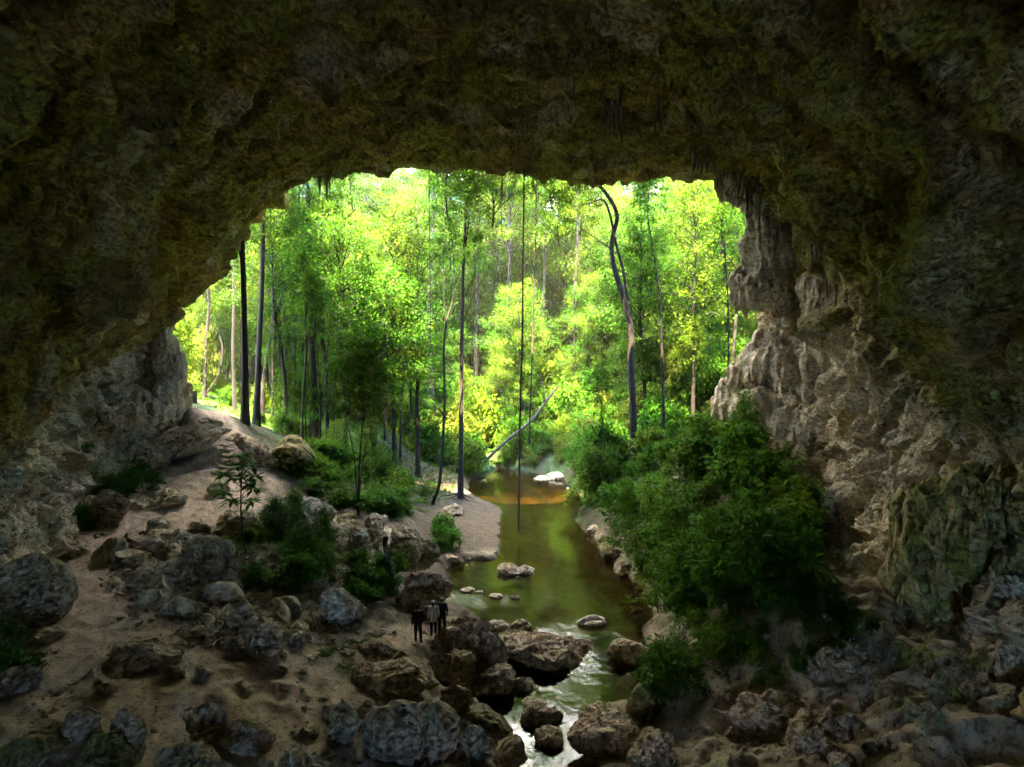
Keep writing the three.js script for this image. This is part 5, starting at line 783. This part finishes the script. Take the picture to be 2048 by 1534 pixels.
// the undergrowth of the forest and of the bank beyond the pool reads as one mass
{
  const g = new THREE.Group(); g.name = 'forest_undergrowth'; Object.assign(g.userData, { kind: 'stuff', label: 'dense leafy undergrowth covering the forest floor and the bank beyond the pool', category: 'undergrowth' }); scene.add(g);
  const r = rng(61), lots = new Map(), q = new THREE.Object3D();
  for (let k = 0, n = 0; n < 3000 && k < 40000; k++) {
    const D = 56 + 95 * Math.pow(r(), 0.75), x = (r() * 2 - 1) * D * 0.52 + streamX(D) * 0.4, px = 1024 + x / D * FOCAL, sd = shoreDistance(x, D);
    if (px < 250 || px > 1620 || sd < 0.5 || near(gravelWay, x, D) > 0.0 || near(sandWay, x, D) > 0.1 || x < -27 && D < 60 || x > 15 && D < 57) continue;
    const onLawn = px < 830 && D < 92; if (onLawn && r() < 0.8) continue;
    const set = [0, 1, 2, 5, 3, 1, 2], leaf = set[Math.floor(r() * set.length)], b = Math.floor(r() * 5), s = onLawn ? 0.4 + r() * 0.6 : 0.7 + Math.pow(r(), 2) * (D > 85 ? 2.6 : 1.5), key = leaf * 10 + b;
    q.position.set(x, land(x, D) - 0.1, -D); q.rotation.y = r() * 6.28; q.scale.set(s, s * (0.9 + r() * 0.6), s); q.updateMatrix();
    if (!lots.has(key)) lots.set(key, []); lots.get(key).push(q.matrix.clone()); n++;
  }
  for (const [key, list] of lots) for (const [name, geo, mat] of [['stems', BUSH[key % 10].wood, M.barkMid], ['leaves', BUSH[key % 10].leaf, LEAF[Math.floor(key / 10)]]]) { const m = new THREE.InstancedMesh(geo, mat, list.length); m.name = name; m.userData.kind = 'stuff'; list.forEach((a, i) => m.setMatrixAt(i, a)); m.castShadow = m.receiveShadow = true; g.add(m); }
}
// sapling with leaf rosettes in front of the sandy path
{
  const p = spot(492, 1105), t = thing('rosette_sapling', 'slender sapling with rosettes of long leaves before the sandy path', 'shrub', p), k = -p.z / FOCAL, L = new Leaves(), r = rng(9);
  const s = (px, py) => at(px, py, -p.z).sub(p);
  part('stem', tube(smoothPath([V3(0, -0.2, 0), s(482, 1030), s(483, 960), s(486, 915)], 12), [...Array(12)].map((_, i) => 0.05 - i * 0.003), 6), M.barkMid, t);
  for (const [px, py] of [[486, 912], [470, 935], [500, 930], [476, 955], [505, 955], [440, 985], [450, 950], [490, 970], [510, 975], [470, 1000], [498, 1005]]) {
    const c = s(px, py).add(V3((r() - 0.5) * 0.4, 0, (r() - 0.5) * 0.6)); part('twig', tube([s(483, Math.min(1040, py + 25)), c.clone().lerp(s(483, py + 20), 0.4), c], [0.02, 0.015, 0.01], 4), M.barkMid, t);
    for (let i = 0; i < 17; i++) { const a = i / 17 * 6.283 + r(), e = -0.35 + r() * 0.8; L.leaf(c.clone().add(V3(0, (r() - 0.5) * 0.15, 0)), V3(Math.cos(a) * Math.cos(e), Math.sin(e), Math.sin(a) * Math.cos(e)), V3(-Math.cos(a) * Math.sin(e), Math.cos(e), -Math.sin(a) * Math.sin(e)), 0.7 + r() * 0.3, 0.23, tintOf(r)); }
  }
  part('leaves', L.build(), LEAF[5], t);
}
// grass on the sunlit lawn in the forest
{
  const L = new Leaves(), r = rng(3); for (let i = 0; i < 9; i++) { const a = r() * 6.28, e = 0.7 + r() * 0.7; L.leaf(V3((r() - 0.5) * 0.2, 0, (r() - 0.5) * 0.2), V3(Math.cos(a) * Math.cos(e), Math.sin(e), Math.sin(a) * Math.cos(e)), V3(-Math.cos(a) * Math.sin(e), Math.cos(e), -Math.sin(a) * Math.sin(e)), 0.16 + r() * 0.14, 0.025, tintOf(r)); }
  const n = 9000, m = new THREE.InstancedMesh(L.build(), LEAF[1], n), q = new THREE.Object3D(); m.name = 'lawn_grass'; m.userData.kind = 'stuff'; m.userData.label = 'short sunlit grass on the forest terrace'; m.userData.category = 'grass';
  for (let i = 0; i < n; i++) { const D = 62 + r() * 34, x = -34 + r() * 28; q.position.set(x, land(x, D) - 0.02, -D); q.rotation.y = r() * 6.28; q.scale.setScalar(0.7 + r() * 0.9); q.updateMatrix(); m.setMatrixAt(i, q.matrix); }
  m.castShadow = m.receiveShadow = true; scene.add(m);
}
// fallen leaves on path, gravel and cave floor
{
  const L = new Leaves(); L.leaf(V3(0, 0, 0), V3(1, 0, 0), V3(0, 1, 0), 0.13, 0.07, [1, 1, 1]);
  const r = rng(8), n = 5000, m = new THREE.InstancedMesh(L.build(), std('dry leaf', { vertexColors: true, color: lin(0.34, 0.22, 0.08) }), n), q = new THREE.Object3D(), c = new THREE.Color(); m.name = 'fallen_leaves'; m.userData.kind = 'stuff'; m.userData.label = 'dry fallen leaves scattered over gravel, path and forest floor'; m.userData.category = 'leaves';
  let k = 0; while (k < n) { const D = 20 + Math.pow(r(), 1.2) * 60, x = (r() * 2 - 1) * 24; if (shoreDistance(x, D) < 0.1) continue; q.position.set(x, land(x, D) + 0.025, -D); q.rotation.set((r() - 0.5) * 0.8, r() * 6.28, (r() - 0.5) * 0.8); q.scale.setScalar(0.6 + r() * 0.9); q.updateMatrix(); m.setMatrixAt(k, q.matrix); m.setColorAt(k, c.setRGB(0.6 + r() * 0.7, 0.5 + r() * 0.6, 0.5 + r() * 0.5)); k++; }
  m.castShadow = m.receiveShadow = true; scene.add(m);
}

// ---------------------------------------------------------------- the three walkers, seen from behind
function person(px, py, H, turn, pose, wear, label) {
  const p = spot(px, py), t = thing('person', label, 'person', p), s = H / 1.75, v = (x, y, z) => V3(x * s, y * s, z * s);
  t.rotation.y = turn;                              // faces -z
  const J = { pelvis: v(0, 0.93, 0), waist: v(0, 1.08, 0), chest: v(0, 1.3, -0.01), neck: v(0, 1.47, 0), head: v(0, 1.62, -0.02) };
  for (const [k, q] of [['l', -1], ['r', 1]]) {
    J[k + 'hip'] = v(0.09 * q, 0.9, 0); J[k + 'sho'] = v(0.175 * q, 1.41, 0);
    const a = pose[k + 'arm'], g = pose[k + 'leg'];
    J[k + 'elb'] = v((0.22 + a[0]) * q, 1.13, a[1] * 0.5 + 0.03); J[k + 'wri'] = v((0.22 + a[2]) * q, 0.9, a[1] - 0.03);
    J[k + 'kne'] = v((0.095 + g[2]) * q, 0.49, -0.03 + g[0] * 0.55); J[k + 'ank'] = v((0.1 + g[2]) * q, 0.09 + g[1], 0.02 + g[0]); J[k + 'toe'] = v((0.12 + g[2]) * q, 0.045 + g[1] * 0.3, -0.15 + g[0]);
  }
  const lo = v(-0.42, -0.05, -0.5), hi = v(0.42, 1.82, 0.5), F = () => new Field(lo, hi, 0.016);
  const torso = (f, e) => { f.ball(J.pelvis, 0.155 * s + e, 0.13 * s + e, 0.115 * s + e, 0.06); f.bone(J.pelvis, J.waist, 0.12 * s + e, 0.12 * s + e, 0.06); f.ball(J.chest, 0.165 * s + e, 0.19 * s + e, 0.11 * s + e, 0.06); f.bone(J.waist, J.chest, 0.12 * s + e, 0.13 * s + e, 0.06); f.bone(J.lsho, J.rsho, 0.062 * s + e, 0.062 * s + e, 0.06); };
  const arm = (f, k, e, to = 1) => { f.bone(J[k + 'sho'], J[k + 'elb'], 0.055 * s + e, 0.042 * s + e, 0.03); if (to > 0) f.bone(J[k + 'elb'], J[k + 'elb'].clone().lerp(J[k + 'wri'], to), 0.041 * s + e, 0.028 * s + e + (0.012 * s) * (1 - to), 0.02); };
  const leg = (f, k, e) => { f.bone(J[k + 'hip'], J[k + 'kne'], 0.085 * s + e, 0.056 * s + e, 0.03); f.bone(J[k + 'kne'], J[k + 'ank'], 0.055 * s + e, 0.036 * s + e, 0.02); };
  const body = F(); torso(body, 0); for (const k of ['l', 'r']) { arm(body, k, 0); leg(body, k, 0); body.bone(J[k + 'ank'], J[k + 'toe'], 0.042 * s, 0.034 * s, 0.02); }
  body.bone(J.neck.clone().add(v(0, -0.05, 0)), J.head, 0.055 * s, 0.05 * s, 0.03); body.ball(J.head, 0.076 * s, 0.115 * s, 0.095 * s, 0.02);
  const nose = J.head.clone().add(v(0, -0.02, -0.1)); body.ball(nose, 0.014, 0.022, 0.018, 0.01); for (const q of [-1, 1]) body.ball(J.head.clone().add(v(0.078 * q, -0.01, 0.005)), 0.012, 0.03, 0.02, 0.008);
  const pieces = [body.mesh()];
  for (const [k, q] of [['l', -1], ['r', 1]]) {     // hands: palm, four curled fingers and a thumb
    const w = J[k + 'wri'], d = w.clone().sub(J[k + 'elb']).normalize(), f = new Field(w.clone().addScalar(-0.22), w.clone().addScalar(0.22), 0.0055), palm = w.clone().addScaledVector(d, 0.085);
    f.bone(w, palm, 0.026, 0.034, 0.02);
    for (let i = 0; i < 4; i++) { const z = (i - 1.5) * 0.019, a = palm.clone().add(V3(0, 0, z)), l = [0.062, 0.075, 0.07, 0.055][i], b = a.clone().addScaledVector(d, l * 0.6).add(V3(-q * 0.012, 0, 0)), c = b.clone().addScaledVector(d, l * 0.45).add(V3(-q * 0.03, 0, 0)); f.bone(a, b, 0.01, 0.009, 0.006); f.bone(b, c, 0.009, 0.0075, 0.004); }
    const a = w.clone().addScaledVector(d, 0.035).add(V3(0, 0, -0.028)), b = a.clone().addScaledVector(d, 0.035).add(V3(-q * 0.012, 0, -0.026)); f.bone(a, b, 0.012, 0.01, 0.008); f.bone(b, b.clone().addScaledVector(d, 0.03), 0.01, 0.008, 0.004);
    pieces.push(f.mesh());
  }
  part('body', mergeGeometries(pieces), M.skin, t);
  const cloth = (name, mat, fill, cut) => { const f = F(); fill(f); f.rough((x, y, z) => 0.006 * noise(x * 18, y * 9, z * 18) + 0.004 * noise(x * 40, y * 22, z * 40), 0.06); if (cut) { const [nx, ny, nz] = f.n; let i = 0; for (let z = 0; z < nz; z++) for (let y = 0; y < ny; y++) for (let x = 0; x < nx; x++, i++) f.d[i] = Math.max(f.d[i], cut(f.lo.x + x * f.c, f.lo.y + y * f.c, f.lo.z + z * f.c)); } return part(name, f.mesh(), mat, t); };
  cloth('shirt', wear.shirt, (f) => { torso(f, 0.022); for (const k of ['l', 'r']) arm(f, k, 0.02, wear.sleeve); if (wear.hem < 0.9) f.bone(J.waist, v(0, wear.hem, 0.01), 0.15 * s, 0.165 * s, 0.05); }, (x, y) => Math.max(wear.hem * s - y, y - 1.475 * s));
  cloth('trousers', wear.trousers, (f) => { f.ball(J.pelvis, 0.165 * s, 0.13 * s, 0.125 * s, 0.05); for (const k of ['l', 'r']) leg(f, k, 0.018); }, (x, y) => y - 0.99 * s);
  for (const k of ['l', 'r']) cloth('shoe', M.shoe, (f) => { f.bone(J[k + 'ank'].clone().add(v(0, -0.03, 0.02)), J[k + 'toe'], 0.05 * s, 0.042 * s, 0.02); f.bone(J[k + 'ank'].clone().add(v(0, -0.03, 0.02)), J[k + 'ank'], 0.05 * s, 0.045 * s, 0.02); });
  cloth('hair', wear.hair, (f) => { f.ball(J.head.clone().add(v(0, 0.022, 0.018)), 0.09 * s, 0.112 * s, 0.1 * s, 0.02); if (wear.long) f.bone(J.head.clone().add(v(0, 0, 0.07)), J.neck.clone().add(v(0, -0.06, 0.08)), 0.06 * s, 0.035 * s, 0.03); }, (x, y, z) => Math.min(-0.2, 0) + (z < (0.0 - 0.02) * s && y < 1.66 * s ? 1 : 0));
  if (wear.cap) { const c = cloth('cap', wear.cap, (f) => { f.ball(J.head.clone().add(v(0, 0.05, 0.01)), 0.097 * s, 0.095 * s, 0.11 * s, 0.01); f.ball(J.head.clone().add(v(0, 0.055, -0.13)), 0.07 * s, 0.012, 0.07 * s, 0.02); }, (x, y) => 1.655 * s - y); c.name = 'cap'; }
  return t;
}
person(836, 1284, 1.74, 0.25, { larm: [0.02, 0.06, 0.03], rarm: [0.02, -0.04, 0.0], lleg: [-0.06, 0, 0.0], rleg: [0.16, 0.02, 0.02] }, { shirt: M.black, sleeve: 0.95, hem: 0.86, trousers: M.black, hair: M.hair }, 'person in black clothes walking at the left of three');
person(867, 1270, 1.66, 0.1, { larm: [0.02, 0.08, 0.04], rarm: [0.03, -0.08, 0.02], lleg: [0.1, 0.01, 0], rleg: [-0.12, 0, 0.01] }, { shirt: M.white, sleeve: 0.9, hem: 0.72, trousers: M.darkTrouser, hair: M.hair, long: true, cap: M.cap }, 'person in a long white shirt and pale cap, middle of three');
person(884, 1268, 1.8, 0, { larm: [0.0, 0.03, -0.02], rarm: [0.03, -0.06, 0.03], lleg: [0.12, 0.01, 0.01], rleg: [-0.1, 0, 0.02] }, { shirt: M.navy, sleeve: 0.12, hem: 0.86, trousers: M.darkTrouser, hair: M.hair, cap: M.cap }, 'person in a navy shirt and pale cap, right of three');

// ---------------------------------------------------------------- labels of look-alikes: told apart by the landmark they stand next to and their order from the left
{
  const marks = [['the twisting tree', 1268, 940], ['the fallen log', 1200, 1010], ['the right wall foot', 1600, 1090], ['the pale pool rock', 1185, 1250], ['the mossy bank rock', 1320, 1335], ['the smooth brown rock', 1470, 1290], ['the mossy shore rock', 1225, 1115], ['the flowstone apron', 1560, 950], ['the thin crooked tree', 1329, 905], ['the tan rock hump', 1700, 1320], ['the tan rock shelf', 1560, 1420],
    ['the mossy boulder', 575, 930], ['the broad pale boulder', 585, 1060], ['the pitted grey boulder', 468, 1060], ['the brown heap boulder', 405, 1140], ['the largest heap boulder', 345, 1105], ['the dark square boulder', 530, 1305], ['the craggy pale boulder', 672, 1240], ['the low rock table', 262, 1330], ['the huge left boulder', 60, 1230], ['the sandy path bend', 200, 1130], ['the great round boulder', 786, 1500], ['the pitted foreground boulder', 682, 1480], ['the walkers', 860, 1275], ['the overhanging boulder', 830, 1130], ['the mossy ridge', 690, 1120], ['the gravel bar tip', 960, 1105], ['the bent trunk', 862, 1005],
    ['the flowering tree', 716, 1020], ['the leaf-hung trunk', 630, 884], ['the straight path trunks', 500, 848], ['the forked tree', 408, 795], ['the pale buttress tree', 861, 893], ['the straight pool tree', 921, 990], ['the diagonal dead trunk', 1020, 880], ['the pale broken trunk', 1368, 716], ['the dripstone column', 1456, 780], ['the dark wall boulder', 212, 1050], ['the craggy left boulder', 276, 945], ['the pitted low shelf', 1660, 1490], ['the near water rock', 985, 1390], ['the far shore rock', 1085, 965], ['the thick vine', 1040, 780], ['the left pillar', 345, 770]];
  const short = { shrub: 'shrub', fern: 'fern', loose_stone: 'loose stone', forest_tree: 'tall forest tree', understorey_tree: 'slender understorey tree', sapling: 'thin sapling' };
  const order = ['leftmost', 'second', 'third', 'fourth', 'fifth', 'sixth', 'seventh', 'eighth', 'ninth', 'tenth', 'eleventh', 'twelfth', 'thirteenth', 'fourteenth', 'fifteenth', 'sixteenth', 'seventeenth', 'eighteenth', 'nineteenth', 'twentieth', 'twenty-first', 'twenty-second', 'twenty-third', 'twenty-fourth', 'twenty-fifth', 'twenty-sixth', 'twenty-seventh', 'twenty-eighth', 'twenty-ninth', 'thirtieth'];
  const lots = new Map(), v = V3();
  camera.updateMatrixWorld(); camera.updateProjectionMatrix();
  for (const o of scene.children) {
    const kind = o.name.replace(/_[0-9]{3}$/, ''); if (!o.userData.group || !short[kind]) continue;
    v.copy(o.position).project(camera); const px = (v.x + 1) * 1024, py = (1 - v.y) * 767;
    let best = 1e9, mark = ''; for (const [t, x, y] of marks) { const d = Math.hypot(px - x, (py - y) * 1.3); if (d < best) { best = d; mark = t; } }
    const far = -o.position.z > 100 ? 'far ' : '', key = far + kind + mark; if (!lots.has(key)) lots.set(key, { far, kind, mark, list: [] }); lots.get(key).list.push([px, o]);
  }
  for (const { far, kind, mark, list } of lots.values()) { list.sort((a, b) => a[0] - b[0]); const place = far ? 'behind' : 'beside', n = list.length; list.forEach(([, o], i) => { const what = short[kind]; o.userData.label = n === 1 ? `${far ? 'only far ' : 'only '}${what} closest to ${mark}` : i < n / 2 ? `${order[Math.min(29, i)]} ${far}${what}${i ? ' from the left' : ''} ${place} ${mark}` : `${i === n - 1 ? 'rightmost' : order[Math.min(29, n - 1 - i)]} ${far}${what}${i === n - 1 ? '' : ' from the right'} ${place} ${mark}`; }); }
}
renderer.render(scene, camera);
